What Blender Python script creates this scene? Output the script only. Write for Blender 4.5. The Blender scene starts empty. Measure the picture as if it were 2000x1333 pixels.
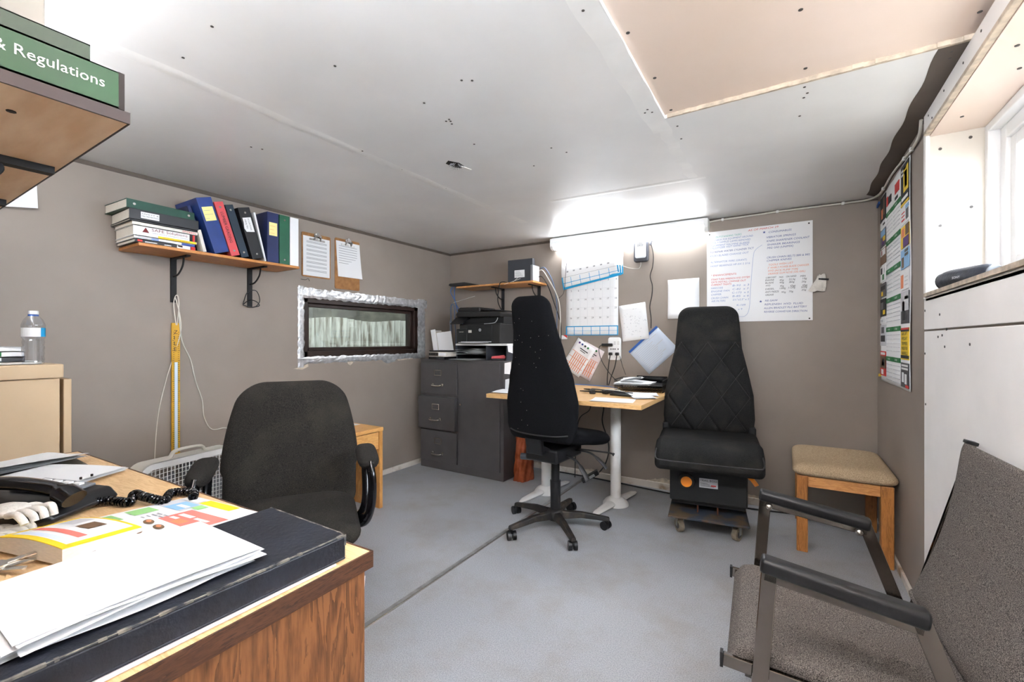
import bpy, bmesh, math, random
from mathutils import Vector, Matrix, Euler
random.seed(7)
SC = bpy.context.scene
COL = SC.collection
PI = math.pi

# ------------------------------------------------------------------ camera, world, exposure
cam_data = bpy.data.cameras.new('camera')
cam_data.sensor_width = 36.0
cam_data.lens = 866.0 / 2000.0 * 36.0
cam_data.clip_start = 0.02
cam = bpy.data.objects.new('camera', cam_data)
COL.objects.link(cam)
cam.location = (0, 0, 1.15)
cam.rotation_euler = (PI / 2, 0, math.radians(31.88))
SC.camera = cam

world = bpy.data.worlds.new('world')
SC.world = world
world.use_nodes = True
bg = world.node_tree.nodes['Background']
bg.inputs[0].default_value = (0.82, 0.90, 1.0, 1)
bg.inputs[1].default_value = 9.0

SC.view_settings.view_transform = 'Standard'
SC.view_settings.look = 'None'
SC.view_settings.exposure = 2.1
SC.view_settings.gamma = 1.0
SC.view_settings.use_curve_mapping = False
TUBE_STRENGTH = 8.5
FILL_TUBE_STRENGTH = 26.0
DIM_FILL_STRENGTH = 9.0  # lower output of the second added fill light

# ------------------------------------------------------------------ materials
def lin(c):
    c = c / 255.0
    return c / 12.92 if c <= 0.04045 else ((c + 0.055) / 1.055) ** 2.4
def rgb(t): return (lin(t[0]), lin(t[1]), lin(t[2]), 1.0)
MATS = {}
def base(name):
    m = bpy.data.materials.new(name); m.use_nodes = True
    nt = m.node_tree; b = nt.nodes['Principled BSDF']
    MATS[name] = m
    return m, nt, b
def mat(name, col, rough=0.5, metal=0.0, var=0.0, scale=8.0, bump=0.0, bscale=None, detail=4.0, col2=None, stretch=None, spec=None, trans=0.0, alpha=1.0, lo=0.35, hi=0.7):
    m, nt, b = base(name)
    b.inputs['Base Color'].default_value = rgb(col)
    b.inputs['Roughness'].default_value = rough
    b.inputs['Metallic'].default_value = metal
    if spec is not None: b.inputs['Specular IOR Level'].default_value = spec
    if trans: b.inputs['Transmission Weight'].default_value = trans
    if var or bump or col2:
        tc = nt.nodes.new('ShaderNodeTexCoord')
        mp = nt.nodes.new('ShaderNodeMapping')
        nt.links.new(tc.outputs['Object'], mp.inputs['Vector'])
        if stretch: mp.inputs['Scale'].default_value = stretch
    if var or col2:
        n = nt.nodes.new('ShaderNodeTexNoise'); n.inputs['Scale'].default_value = scale; n.inputs['Detail'].default_value = detail
        nt.links.new(mp.outputs['Vector'], n.inputs['Vector'])
        r = nt.nodes.new('ShaderNodeValToRGB')
        c2 = col2 if col2 else tuple(max(0, v * (1 - var)) for v in col)
        r.color_ramp.elements[0].position = lo; r.color_ramp.elements[0].color = rgb(c2)
        r.color_ramp.elements[1].position = hi; r.color_ramp.elements[1].color = rgb(col)
        nt.links.new(n.outputs['Fac'], r.inputs['Fac'])
        nt.links.new(r.outputs['Color'], b.inputs['Base Color'])
    if bump:
        n2 = nt.nodes.new('ShaderNodeTexNoise'); n2.inputs['Scale'].default_value = bscale or scale * 4; n2.inputs['Detail'].default_value = 3
        nt.links.new(mp.outputs['Vector'], n2.inputs['Vector'])
        bp = nt.nodes.new('ShaderNodeBump'); bp.inputs['Strength'].default_value = bump; bp.inputs['Distance'].default_value = 0.004
        nt.links.new(n2.outputs['Fac'], bp.inputs['Height'])
        nt.links.new(bp.outputs['Normal'], b.inputs['Normal'])
    return m
def wood(name, c1, c2, stretch, rough=0.4, scale=6.0, bands=5.0):
    m, nt, b = base(name)
    tc = nt.nodes.new('ShaderNodeTexCoord'); mp = nt.nodes.new('ShaderNodeMapping')
    nt.links.new(tc.outputs['Object'], mp.inputs['Vector']); mp.inputs['Scale'].default_value = stretch
    n = nt.nodes.new('ShaderNodeTexNoise'); n.inputs['Scale'].default_value = scale; n.inputs['Detail'].default_value = 6; n.inputs['Distortion'].default_value = 0.7
    nt.links.new(mp.outputs['Vector'], n.inputs['Vector'])
    mu = nt.nodes.new('ShaderNodeMath'); mu.operation = 'MULTIPLY'; mu.inputs[1].default_value = bands
    fr = nt.nodes.new('ShaderNodeMath'); fr.operation = 'FRACT'
    nt.links.new(n.outputs['Fac'], mu.inputs[0]); nt.links.new(mu.outputs[0], fr.inputs[0])
    n3 = nt.nodes.new('ShaderNodeTexNoise'); n3.inputs['Scale'].default_value = scale * 9; n3.inputs['Detail'].default_value = 5
    nt.links.new(mp.outputs['Vector'], n3.inputs['Vector'])
    mx = nt.nodes.new('ShaderNodeMath'); mx.operation = 'MULTIPLY_ADD'; mx.inputs[1].default_value = 0.55
    nt.links.new(fr.outputs[0], mx.inputs[0]); nt.links.new(n3.outputs['Fac'], mx.inputs[2])
    r = nt.nodes.new('ShaderNodeValToRGB')
    r.color_ramp.elements[0].position = 0.38; r.color_ramp.elements[0].color = rgb(c1)
    r.color_ramp.elements[1].position = 0.95; r.color_ramp.elements[1].color = rgb(c2)
    nt.links.new(mx.outputs[0], r.inputs['Fac']); nt.links.new(r.outputs['Color'], b.inputs['Base Color'])
    b.inputs['Roughness'].default_value = rough
    return m
def fabric(name, c1, c2, scale=350.0, rough=0.95, bump=0.5, big=0.0, cbig=None):
    m, nt, b = base(name)
    tc = nt.nodes.new('ShaderNodeTexCoord')
    n = nt.nodes.new('ShaderNodeTexNoise'); n.inputs['Scale'].default_value = scale; n.inputs['Detail'].default_value = 2
    nt.links.new(tc.outputs['Object'], n.inputs['Vector'])
    r = nt.nodes.new('ShaderNodeValToRGB')
    r.color_ramp.elements[0].position = 0.38; r.color_ramp.elements[0].color = rgb(c1)
    r.color_ramp.elements[1].position = 0.66; r.color_ramp.elements[1].color = rgb(c2)
    nt.links.new(n.outputs['Fac'], r.inputs['Fac'])
    out = r.outputs['Color']
    if cbig:
        nb = nt.nodes.new('ShaderNodeTexNoise'); nb.inputs['Scale'].default_value = big; nb.inputs['Detail'].default_value = 4
        nt.links.new(tc.outputs['Object'], nb.inputs['Vector'])
        rb = nt.nodes.new('ShaderNodeValToRGB'); rb.color_ramp.elements[0].position = 0.5; rb.color_ramp.elements[1].position = 0.78
        rb.color_ramp.elements[0].color = (0, 0, 0, 1); rb.color_ramp.elements[1].color = (0.6, 0.6, 0.6, 1)
        nt.links.new(nb.outputs['Fac'], rb.inputs['Fac'])
        mx = nt.nodes.new('ShaderNodeMixRGB'); mx.inputs[2].default_value = rgb(cbig)
        nt.links.new(rb.outputs['Color'], mx.inputs[0]); nt.links.new(out, mx.inputs[1]); out = mx.outputs[0]
    nt.links.new(out, b.inputs['Base Color'])
    b.inputs['Roughness'].default_value = rough; b.inputs['Specular IOR Level'].default_value = 0.15
    bp = nt.nodes.new('ShaderNodeBump'); bp.inputs['Strength'].default_value = bump; bp.inputs['Distance'].default_value = 0.002
    nt.links.new(n.outputs['Fac'], bp.inputs['Height']); nt.links.new(bp.outputs['Normal'], b.inputs['Normal'])
    return m
def emit(name, col, s):
    m, nt, b = base(name)
    b.inputs['Base Color'].default_value = rgb(col)
    b.inputs['Emission Color'].default_value = rgb(col); b.inputs['Emission Strength'].default_value = s
    return m
def glass(name, tint=(1, 1, 1), rough=0.0, mix=0.08):
    m = bpy.data.materials.new(name); m.use_nodes = True; MATS[name] = m
    nt = m.node_tree; nt.nodes.clear()
    o = nt.nodes.new('ShaderNodeOutputMaterial'); t = nt.nodes.new('ShaderNodeBsdfTransparent'); g = nt.nodes.new('ShaderNodeBsdfGlossy')
    t.inputs[0].default_value = (*tint, 1); g.inputs['Roughness'].default_value = rough
    fr = nt.nodes.new('ShaderNodeFresnel'); ge = nt.nodes.new('ShaderNodeNewGeometry')
    io = nt.nodes.new('ShaderNodeMath'); io.operation = 'MULTIPLY_ADD'; io.inputs[1].default_value = -0.83333; io.inputs[2].default_value = 1.5
    nt.links.new(ge.outputs['Backfacing'], io.inputs[0]); nt.links.new(io.outputs[0], fr.inputs[0])
    ad = nt.nodes.new('ShaderNodeMath'); ad.operation = 'ADD'; ad.inputs[1].default_value = mix; ad.use_clamp = True
    nt.links.new(fr.outputs[0], ad.inputs[0])
    mx = nt.nodes.new('ShaderNodeMixShader')
    nt.links.new(ad.outputs[0], mx.inputs[0]); nt.links.new(t.outputs[0], mx.inputs[1]); nt.links.new(g.outputs[0], mx.inputs[2])
    nt.links.new(mx.outputs[0], o.inputs[0])
    return m

mat('wall_paint', (152, 140, 130), 0.55, var=0.07, scale=2.2, bump=0.06, bscale=30)
mat('brown_paint', (92, 80, 70), 0.6, var=0.12, scale=5)
mat('ceiling_paint', (236, 236, 235), 0.32, var=0.03, scale=3, bump=0.03, bscale=12)
mat('tape_white', (240, 240, 238), 0.4, var=0.03, scale=10, bump=0.15, bscale=25)
mat('pink_drywall', (232, 214, 203), 0.85, col2=(224, 205, 190), scale=2.0)
mat('cream_drywall', (216, 209, 198), 0.85, var=0.04, scale=4)
mat('white_drywall', (244, 241, 238), 0.75, var=0.04, scale=3, bump=0.05, bscale=25)
mat('raw_edge', (214, 198, 178), 0.9, var=0.2, scale=30)
mat('dark_gap', (38, 30, 26), 0.9)
mat('screw', (70, 66, 62), 0.6)
mat('vinyl_white', (236, 240, 244), 0.3)
mat('baseboard_paint', (214, 206, 196), 0.6, col2=(165, 140, 115), scale=9, lo=0.3, hi=0.45)
mat('metal_strip', (150, 150, 147), 0.4, metal=0.15, var=0.2, scale=20)
mat('foil', (240, 241, 243), 0.3, metal=0.75, var=0.2, scale=35, bump=0.8, bscale=45)
mat('dark_brown_frame', (52, 34, 26), 0.4, var=0.25, scale=12)
mat('corrugated', (146, 144, 134), 0.6, col2=(86, 78, 64), scale=5, stretch=(1, 9, 0.8), lo=0.36, hi=0.55)
mat('tarp', (104, 101, 90), 0.5, col2=(64, 61, 54), scale=5, bump=0.6, bscale=8)
mat('ground_dirt', (120, 112, 100), 0.95, var=0.3, scale=3)
mat('grey_steel', (84, 81, 82), 0.42, var=0.08, scale=9)
mat('nickel', (205, 200, 192), 0.25, metal=0.9)
mat('chrome', (205, 203, 200), 0.12, metal=1.0)
mat('dark_chrome', (138, 131, 124), 0.1, metal=1.0)
mat('white_enamel', (226, 224, 220), 0.35, col2=(196, 188, 176), scale=8, lo=0.25, hi=0.45)
mat('black_plastic', (24, 24, 26), 0.38)
mat('black_matte', (20, 20, 21), 0.7)
mat('black_gloss', (16, 16, 19), 0.14)
mat('soft_black', (34, 33, 33), 0.55)
mat('dusty_black', (72, 60, 48), 0.6, col2=(26, 23, 22), scale=14, lo=0.48, hi=0.72)
mat('grey_plastic', (120, 122, 126), 0.4)
mat('slate_plastic', (62, 64, 70), 0.4)
mat('silver_plastic', (190, 192, 196), 0.3)
mat('white_plastic', (235, 235, 233), 0.35)
mat('offwhite_plastic', (214, 210, 200), 0.4)
mat('paper', (234, 234, 234), 0.8)
mat('paper_cream', (228, 224, 214), 0.8, var=0.05, scale=20)
mat('paper_page', (236, 228, 214), 0.85, var=0.08, scale=60, stretch=(1, 1, 12))
mat('paper_blue', (212, 224, 240), 0.6)
mat('print_stitch', (60, 59, 57), 0.9)
mat('print_maroon', (112, 34, 36), 0.8)
mat('box_card', (138, 130, 120), 0.8, var=0.06, scale=6)
mat('print_salmon', (226, 120, 108), 0.7)
mat('print_palegreen', (150, 200, 130), 0.7)
mat('paper_yellow', (236, 224, 150), 0.8)
mat('paper_pinkish', (226, 214, 214), 0.8)
mat('print_grey', (150, 150, 152), 0.8)
mat('print_light', (200, 200, 203), 0.8)
mat('print_black', (40, 40, 42), 0.8)
mat('print_blue', (62, 84, 148), 0.8)
mat('print_paleblue', (128, 148, 192), 0.8)
mat('print_cyan', (28, 158, 212), 0.6)
mat('print_green', (30, 112, 58), 0.7)
mat('print_teal', (96, 178, 168), 0.8)
mat('print_red', (206, 52, 48), 0.7)
mat('print_orange', (226, 138, 96), 0.8)
mat('print_yellow', (244, 206, 36), 0.6)
mat('print_purple', (92, 58, 120), 0.7)
mat('print_brown', (110, 84, 60), 0.7)
mat('print_sky', (140, 184, 222), 0.7)
mat('vinyl_blue', (34, 62, 132), 0.35, var=0.12, scale=14, bump=0.25, bscale=16)
mat('vinyl_navy', (32, 44, 92), 0.4, var=0.12, scale=14)
mat('vinyl_red', (218, 82, 86), 0.4, var=0.08, scale=14)
mat('vinyl_teal', (22, 44, 60), 0.4, var=0.15, scale=14)
mat('vinyl_green', (26, 74, 58), 0.45, var=0.15, scale=20)
mat('vinyl_midgreen', (32, 96, 68), 0.45, var=0.1, scale=14)
mat('vinyl_black', (30, 29, 32), 0.4, var=0.15, scale=14)
mat('vinyl_white', (232, 232, 232), 0.4)
mat('book_green', (5, 62, 16), 0.45, var=0.12, scale=8)
mat('book_darkgreen', (26, 46, 20), 0.45)
mat('binder_leather', (30, 34, 45), 0.5, col2=(19, 21, 29), scale=25, bump=0.3, bscale=120)
mat('worn_edge', (150, 142, 128), 0.9, col2=(40, 42, 50), scale=40)
wood('shelf_oak', (172, 104, 48), (206, 142, 78), (9, 1.2, 9), 0.45)
wood('shelf_pine_x', (188, 122, 64), (220, 160, 98), (1.2, 9, 9), 0.45)
mat('shelf_pale', (232, 204, 172), 0.7, col2=(216, 180, 144), scale=6, stretch=(1, 5, 5))
mat('shelf_edge_dark', (44, 20, 12), 0.5, var=0.2, scale=10)
wood('desk_top_oak', (206, 164, 112), (226, 190, 142), (1.0, 8, 8), 0.4, scale=5)
wood('desk_side_oak', (88, 52, 28), (146, 94, 55), (5, 5, 0.5), 0.5, scale=5, bands=7)
wood('desk_trim', (52, 30, 19), (92, 58, 38), (2, 2, 14), 0.5)
wood('oak_y', (196, 138, 74), (222, 168, 100), (9, 1.0, 9), 0.4)
wood('oak_z', (176, 116, 56), (212, 156, 88), (8, 8, 0.7), 0.4)
wood('butcher', (206, 156, 96), (228, 186, 128), (1.2, 9, 9), 0.38)
wood('stool_oak', (142, 88, 38), (184, 122, 60), (8, 8, 0.9), 0.45)
mat('hardboard', (172, 122, 68), 0.6, col2=(146, 98, 52), scale=25)
mat('beige_paint', (208, 180, 144), 0.5, var=0.05, scale=4)
mat('dolly_plate', (92, 74, 54), 0.6, col2=(52, 62, 76), scale=10, lo=0.45, hi=0.6)
mat('rust', (110, 62, 38), 0.85, var=0.3, scale=25)
mat('caster_tyre', (150, 136, 116), 0.8, var=0.25, scale=30)
mat('orange_plastic', (238, 140, 30), 0.4)
mat('orange_bag', (188, 96, 58), 0.25, col2=(140, 66, 38), scale=12, bump=0.8, bscale=30)
fabric('black_upholstery', (7, 7, 9), (19, 19, 22), 420)
fabric('charcoal_upholstery', (27, 25, 24), (54, 50, 46), 420, big=6, cbig=(62, 58, 50))
fabric('truck_upholstery', (22, 22, 22), (44, 43, 42), 420, big=9, cbig=(56, 52, 47))
fabric('tweed', (62, 58, 56), (136, 128, 122), 480, bump=0.6)
fabric('beige_cloth', (158, 136, 108), (204, 182, 150), 300)
mat('glove_cloth', (232, 226, 216), 0.9, var=0.1, scale=30, bump=0.4, bscale=160)
mat('yellow_wood', (226, 172, 36), 0.5, var=0.12, scale=12)
mat('string', (226, 220, 208), 0.8)
mat('cable_grey', (206, 202, 192), 0.5)
mat('cable_blue', (70, 118, 190), 0.5)
mat('cable_slate', (96, 112, 140), 0.5)
mat('cable_black', (22, 22, 23), 0.5)
mat('tape_blue', (40, 92, 170), 0.6)
glass('bottle_plastic', (0.93, 0.96, 0.99), 0.02, 0.06)
glass('window_glass', (0.92, 0.95, 0.93), 0.0, 0.0)
glass('clear_glass', (0.98, 0.99, 1.0), 0.0, 0.02)
emit('tube_light', (246, 250, 255), TUBE_STRENGTH)
emit('fill_tube', (243, 248, 255), FILL_TUBE_STRENGTH)  # tubes of the added fill light near the camera
emit('dim_fill_tube', (243, 248, 255), DIM_FILL_STRENGTH)  # dimmer tubes for the added fill light over the shelf
mat('tube_body', (238, 238, 238), 0.4)

# speckled floor sheet
def floor_material():
    m, nt, b = base('floor_vinyl')
    tc = nt.nodes.new('ShaderNodeTexCoord')
    n = nt.nodes.new('ShaderNodeTexNoise'); n.inputs['Scale'].default_value = 240; n.inputs['Detail'].default_value = 2
    r = nt.nodes.new('ShaderNodeValToRGB'); r.color_ramp.elements[0].position = 0.36; r.color_ramp.elements[1].position = 0.62
    r.color_ramp.elements[0].color = rgb((146, 149, 154)); r.color_ramp.elements[1].color = rgb((178, 180, 184))
    nt.links.new(tc.outputs['Object'], n.inputs['Vector']); nt.links.new(n.outputs['Fac'], r.inputs['Fac'])
    n2 = nt.nodes.new('ShaderNodeTexNoise'); n2.inputs['Scale'].default_value = 3.0; n2.inputs['Detail'].default_value = 6; n2.inputs['Roughness'].default_value = 0.65
    nt.links.new(tc.outputs['Object'], n2.inputs['Vector'])
    r2 = nt.nodes.new('ShaderNodeValToRGB'); r2.color_ramp.elements[0].position = 0.46; r2.color_ramp.elements[1].position = 0.7
    r2.color_ramp.elements[0].color = (0, 0, 0, 1); r2.color_ramp.elements[1].color = (0.5, 0.5, 0.5, 1)
    nt.links.new(n2.outputs['Fac'], r2.inputs['Fac'])
    mx = nt.nodes.new('ShaderNodeMixRGB'); mx.inputs[2].default_value = rgb((142, 132, 116))
    nt.links.new(r2.outputs['Color'], mx.inputs[0]); nt.links.new(r.outputs['Color'], mx.inputs[1])
    nt.links.new(mx.outputs[0], b.inputs['Base Color']); b.inputs['Roughness'].default_value = 0.55
floor_material()

# ------------------------------------------------------------------ mesh helpers
def cat(pts, n=8, closed=False):
    P = [Vector(p) for p in pts]; out = []
    N = len(P); rng = N if closed else N - 1
    for i in range(rng):
        if closed: a, b, c, d = P[(i - 1) % N], P[i], P[(i + 1) % N], P[(i + 2) % N]
        else: a, b, c, d = P[max(i - 1, 0)], P[i], P[i + 1], P[min(i + 2, N - 1)]
        for k in range(n):
            t = k / n
            out.append(0.5 * ((2 * b) + (c - a) * t + (2 * a - 5 * b + 4 * c - d) * t * t + (3 * b - a - 3 * c + d) * t ** 3))
    if not closed: out.append(P[-1])
    return out
class M:
    def __init__(s): s.v = []; s.f = []; s.m = []; s.T = Matrix()
    def add(s, vs, fs, mi=0):
        o = len(s.v); s.v += [tuple(s.T @ Vector(v)) for v in vs]
        s.f += [tuple(i + o for i in f) for f in fs]; s.m += [mi] * len(fs)
    def box(s, a, b, mi=0):
        x0, y0, z0 = [min(p, q) for p, q in zip(a, b)]; x1, y1, z1 = [max(p, q) for p, q in zip(a, b)]
        s.add([(x0, y0, z0), (x1, y0, z0), (x1, y1, z0), (x0, y1, z0), (x0, y0, z1), (x1, y0, z1), (x1, y1, z1), (x0, y1, z1)],
              [(0, 3, 2, 1), (4, 5, 6, 7), (0, 1, 5, 4), (1, 2, 6, 5), (2, 3, 7, 6), (3, 0, 4, 7)], mi)
        return s
    def bar(s, p0, p1, w, h, up=(0, 0, 1), mi=0):
        p0 = Vector(p0); p1 = Vector(p1); d = (p1 - p0).normalized(); u = Vector(up)
        r = d.cross(u)
        if r.length < 1e-5: r = d.cross(Vector((1, 0, 0)))
        r.normalize(); u = r.cross(d)
        c = [(-1, -1), (1, -1), (1, 1), (-1, 1)]
        vs = [p + r * a * w / 2 + u * b * h / 2 for p in (p0, p1) for a, b in c]
        s.add(vs, [(3, 2, 1, 0), (4, 5, 6, 7), (0, 1, 5, 4), (1, 2, 6, 5), (2, 3, 7, 6), (3, 0, 4, 7)], mi)
        return s
    def tube(s, pts, r, n=8, mi=0, sx=1.0, sy=1.0, up=(0, 0, 1), cap=True):
        P = [Vector(p) for p in pts]; vs = []; fs = []; u = Vector(up)
        prev = None
        for i, p in enumerate(P):
            d = (P[min(i + 1, len(P) - 1)] - P[max(i - 1, 0)])
            if d.length < 1e-9: d = Vector((0, 0, 1))
            d.normalize()
            if prev is None:
                a = d.cross(u)
                if a.length < 1e-3: a = d.cross(Vector((1, 0, 0)))
            else: a = prev - d * prev.dot(d)
            a.normalize(); prev = a; b = d.cross(a)
            rr = r[i] if isinstance(r, (list, tuple)) else r
            for k in range(n):
                t = 2 * PI * k / n
                vs.append(p + a * math.cos(t) * rr * sx + b * math.sin(t) * rr * sy)
        for i in range(len(P) - 1):
            for k in range(n):
                k2 = (k + 1) % n
                fs.append((i * n + k, i * n + k2, (i + 1) * n + k2, (i + 1) * n + k))
        if cap:
            fs.append(tuple(reversed(range(n)))); fs.append(tuple((len(P) - 1) * n + k for k in range(n)))
        s.add(vs, fs, mi); return s
    def cyl(s, p0, p1, r, r2=None, n=16, mi=0):
        return s.tube([p0, p1], [r, r if r2 is None else r2], n, mi)
    def lathe(s, prof, n=20, mi=0, c=(0, 0, 0), sx=1.0, sy=1.0):
        vs = []; fs = []; k0 = len(prof)
        for r, z in prof:
            for k in range(n):
                t = 2 * PI * k / n; vs.append((c[0] + r * math.cos(t) * sx, c[1] + r * math.sin(t) * sy, c[2] + z))
        for i in range(k0 - 1):
            for k in range(n):
                k2 = (k + 1) % n; fs.append((i * n + k, i * n + k2, (i + 1) * n + k2, (i + 1) * n + k))
        if prof[0][0] > 1e-6: fs.append(tuple(reversed(range(n))))
        if prof[-1][0] > 1e-6: fs.append(tuple((k0 - 1) * n + k for k in range(n)))
        s.add(vs, fs, mi); return s
    def prism(s, poly, d, axis='z', at=0.0, mi=0):
        n = len(poly)
        def mk(a, b, w):
            return {'z': (a, b, w), 'y': (a, w, b), 'x': (w, a, b)}[axis]
        vs = [mk(a, b, at) for a, b in poly] + [mk(a, b, at + d) for a, b in poly]
        fs = [tuple(reversed(range(n))), tuple(range(n, 2 * n))] + [(i, (i + 1) % n, (i + 1) % n + n, i + n) for i in range(n)]
        s.add(vs, fs, mi); return s
    def quad(s, p, mi=0):
        s.add(p, [tuple(range(len(p)))], mi); return s
    def pad(s, H, W, Tf, Tb, cy, nu=22, nv=34, mi=0):
        # upholstered pad standing in xz, front towards -y
        us = [-math.cos(PI * i / nu) for i in range(nu + 1)]; vv = [(1 - math.cos(PI * j / nv)) / 2 for j in range(nv + 1)]
        vs = []
        for sgn in (-1, 1):
            for v in vv:
                w = W(v)
                for u in us:
                    x = u * w; z = v * H
                    t = Tf(u, v, x, z) if sgn < 0 else Tb(u, v, x, z)
                    if abs(u) > 0.9999 or v < 1e-6 or v > 1 - 1e-6: t = 0
                    vs.append((x, cy(v) + sgn * t, z))
        fs = []; K = (nu + 1) * (nv + 1)
        for j in range(nv):
            for i in range(nu):
                a = j * (nu + 1) + i; q = (a, a + 1, a + nu + 2, a + nu + 1)
                fs.append(q); fs.append(tuple(K + t for t in reversed(q)))
        s.add(vs, fs, mi); return s
    def sheet(s, f, nu, nv, mi=0, thick=None):
        vs = [f(i / nu, j / nv) for j in range(nv + 1) for i in range(nu + 1)]
        fs = [(j * (nu + 1) + i, j * (nu + 1) + i + 1, (j + 1) * (nu + 1) + i + 1, (j + 1) * (nu + 1) + i) for j in range(nv) for i in range(nu)]
        s.add(vs, fs, mi); return s
    def text(s, body, size, T, mi=0, width=None, shear=0.0, align='LEFT'):
        c = bpy.data.curves.new('t', 'FONT'); c.body = body; c.size = size; c.resolution_u = 2; c.shear = shear; c.align_x = align
        o = bpy.data.objects.new('t', c); me = bpy.data.meshes.new_from_object(o)
        sx = 1.0
        if width and len(me.vertices):
            xs = [v.co.x for v in me.vertices]; w = max(xs) - min(xs); sx = width / w if w > 0 else 1
        keep = s.T; s.T = keep @ T
        s.add([(v.co.x * sx, v.co.y, v.co.z) for v in me.vertices], [tuple(p.vertices) for p in me.polygons], mi)
        s.T = keep
        bpy.data.meshes.remove(me); bpy.data.objects.remove(o); bpy.data.curves.remove(c)
        return s
    def mesh(s, name, mats, smooth=None, weld=False):
        me = bpy.data.meshes.new(name); me.from_pydata(s.v, [], s.f)
        for m in ([mats] if isinstance(mats, str) else mats): me.materials.append(MATS[m])
        if not isinstance(mats, str):
            for p, i in zip(me.polygons, s.m): p.material_index = i
        if weld:
            b = bmesh.new(); b.from_mesh(me); bmesh.ops.remove_doubles(b, verts=b.verts, dist=1e-5)
            bmesh.ops.recalc_face_normals(b, faces=b.faces); b.to_mesh(me); b.free()
        if smooth:
            for p in me.polygons: p.use_smooth = True
            me.set_sharp_from_angle(angle=math.radians(smooth))
        me.update(); return me
    def build(s, name, mats, parent=None, loc=(0, 0, 0), rot=(0, 0, 0), bevel=0, seg=2, smooth=None, weld=False, solid=0, sub=0):
        o = bpy.data.objects.new(name, s.mesh(name, mats, smooth, weld)); COL.objects.link(o)
        o.location = loc; o.rotation_euler = rot; o.parent = parent
        if solid:
            md = o.modifiers.new('solid', 'SOLIDIFY'); md.thickness = solid; md.offset = 0
        if bevel:
            md = o.modifiers.new('bevel', 'BEVEL'); md.width = bevel; md.segments = seg; md.limit_method = 'ANGLE'; md.angle_limit = math.radians(40)
        if sub:
            md = o.modifiers.new('sub', 'SUBSURF'); md.levels = sub; md.render_levels = sub
        return o
def tag(o, label, category, group=None):
    o['label'] = label; o['category'] = category
    if group: o['group'] = group
    return o
def thing(name, label, category, loc=(0, 0, 0), rotz=0.0, group=None, rot=None):
    o = bpy.data.objects.new(name, None); COL.objects.link(o); o.empty_display_size = 0.05
    o.location = loc; o.rotation_euler = rot if rot else (0, 0, rotz)
    return tag(o, label, category, group)
def struct(o): o['kind'] = 'structure'; return o
def copy_part(o, parent, loc=None, rot=None):
    c = o.copy(); COL.objects.link(c); c.parent = parent
    if loc is not None: c.location = loc
    if rot is not None: c.rotation_euler = rot
    return c
def bx(a, b): return M().box(a, b)
def cable(name, pts, r, m, label, category='cable', n=6, k=8, group=None, parent=None):
    o = M().tube(cat(pts, k), r, n).build(name, m, parent, smooth=60)
    if parent is not None: o.matrix_parent_inverse = parent.matrix_basis.inverted()
    if parent is None: tag(o, label, category, group)
    return o
# frames for flat things on walls: u to the viewer's right, v up, w out of the wall
def on_back(x, z, y=3.54, rot=0.0):
    return Matrix.Translation((x, y, z)) @ Matrix.Rotation(PI / 2, 4, 'X') @ Matrix.Rotation(rot, 4, 'Z')
def on_left(y, z, x=-2.95, rot=0.0):
    return Matrix.Translation((x, y, z)) @ Matrix(((0, 0, 1, 0), (1, 0, 0, 0), (0, 1, 0, 0), (0, 0, 0, 1))) @ Matrix.Rotation(rot, 4, 'Z')
def on_right(y, z, x=0.475, rot=0.0):
    return Matrix.Translation((x, y, z)) @ Matrix(((0, 0, -1, 0), (-1, 0, 0, 0), (0, 1, 0, 0), (0, 0, 0, 1))) @ Matrix.Rotation(rot, 4, 'Z')
def tm(x, y, z=0.0): return Matrix.Translation((x, y, z))
def place(o, Mx):
    o.matrix_world = Mx; return o
def pthing(name, label, category, Mx, group=None):
    o = thing(name, label, category, group=group); o.matrix_basis = Mx; return o
def round_rect(w, h, r, n=5, cx=0, cy=0):
    out = []
    for (sx, sy, a0) in ((1, 1, 0), (-1, 1, 90), (-1, -1, 180), (1, -1, 270)):
        for k in range(n + 1):
            a = math.radians(a0 + 90 * k / n)
            out.append((cx + sx * (w / 2 - r) + r * math.cos(a), cy + sy * (h / 2 - r) + r * math.sin(a)))
    return out
# ------------------------------------------------------------------ the room
XL, XR, YB, YF, ZC = -2.95, 0.475, 3.54, -0.08, 2.045
struct(bx((-9, -8, -0.12), (8, 9, -0.06)).build('ground', 'ground_dirt'))
floor = struct(bx((XL - 0.12, YF - 0.12, -0.06), (XR + 0.165, YB + 0.12, 0)).build('floor', 'floor_vinyl'))
t = M().box((-1.459, -0.05, 0), (-1.438, 3.50, 0.003)).box((-1.436, -0.05, 0), (-1.430, 3.50, 0.005), 1)
struct(t.build('trim_1', ['metal_strip', 'nickel']))

ceil = struct(M().box((XL - 0.12, YF - 0.12, ZC), (-0.42, YB + 0.12, ZC + 0.06)).box((-0.42, 1.838, ZC), (XR + 0.165, YB + 0.12, ZC + 0.06)).build('ceiling', 'ceiling_paint'))
bx((-0.43, YF - 0.12, ZC + 0.014), (XR + 0.165, 1.846, ZC + 0.07)).build('bare_panel', 'pink_drywall', ceil)['label'] = 'bare pinkish drywall panel set a little higher'
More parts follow.
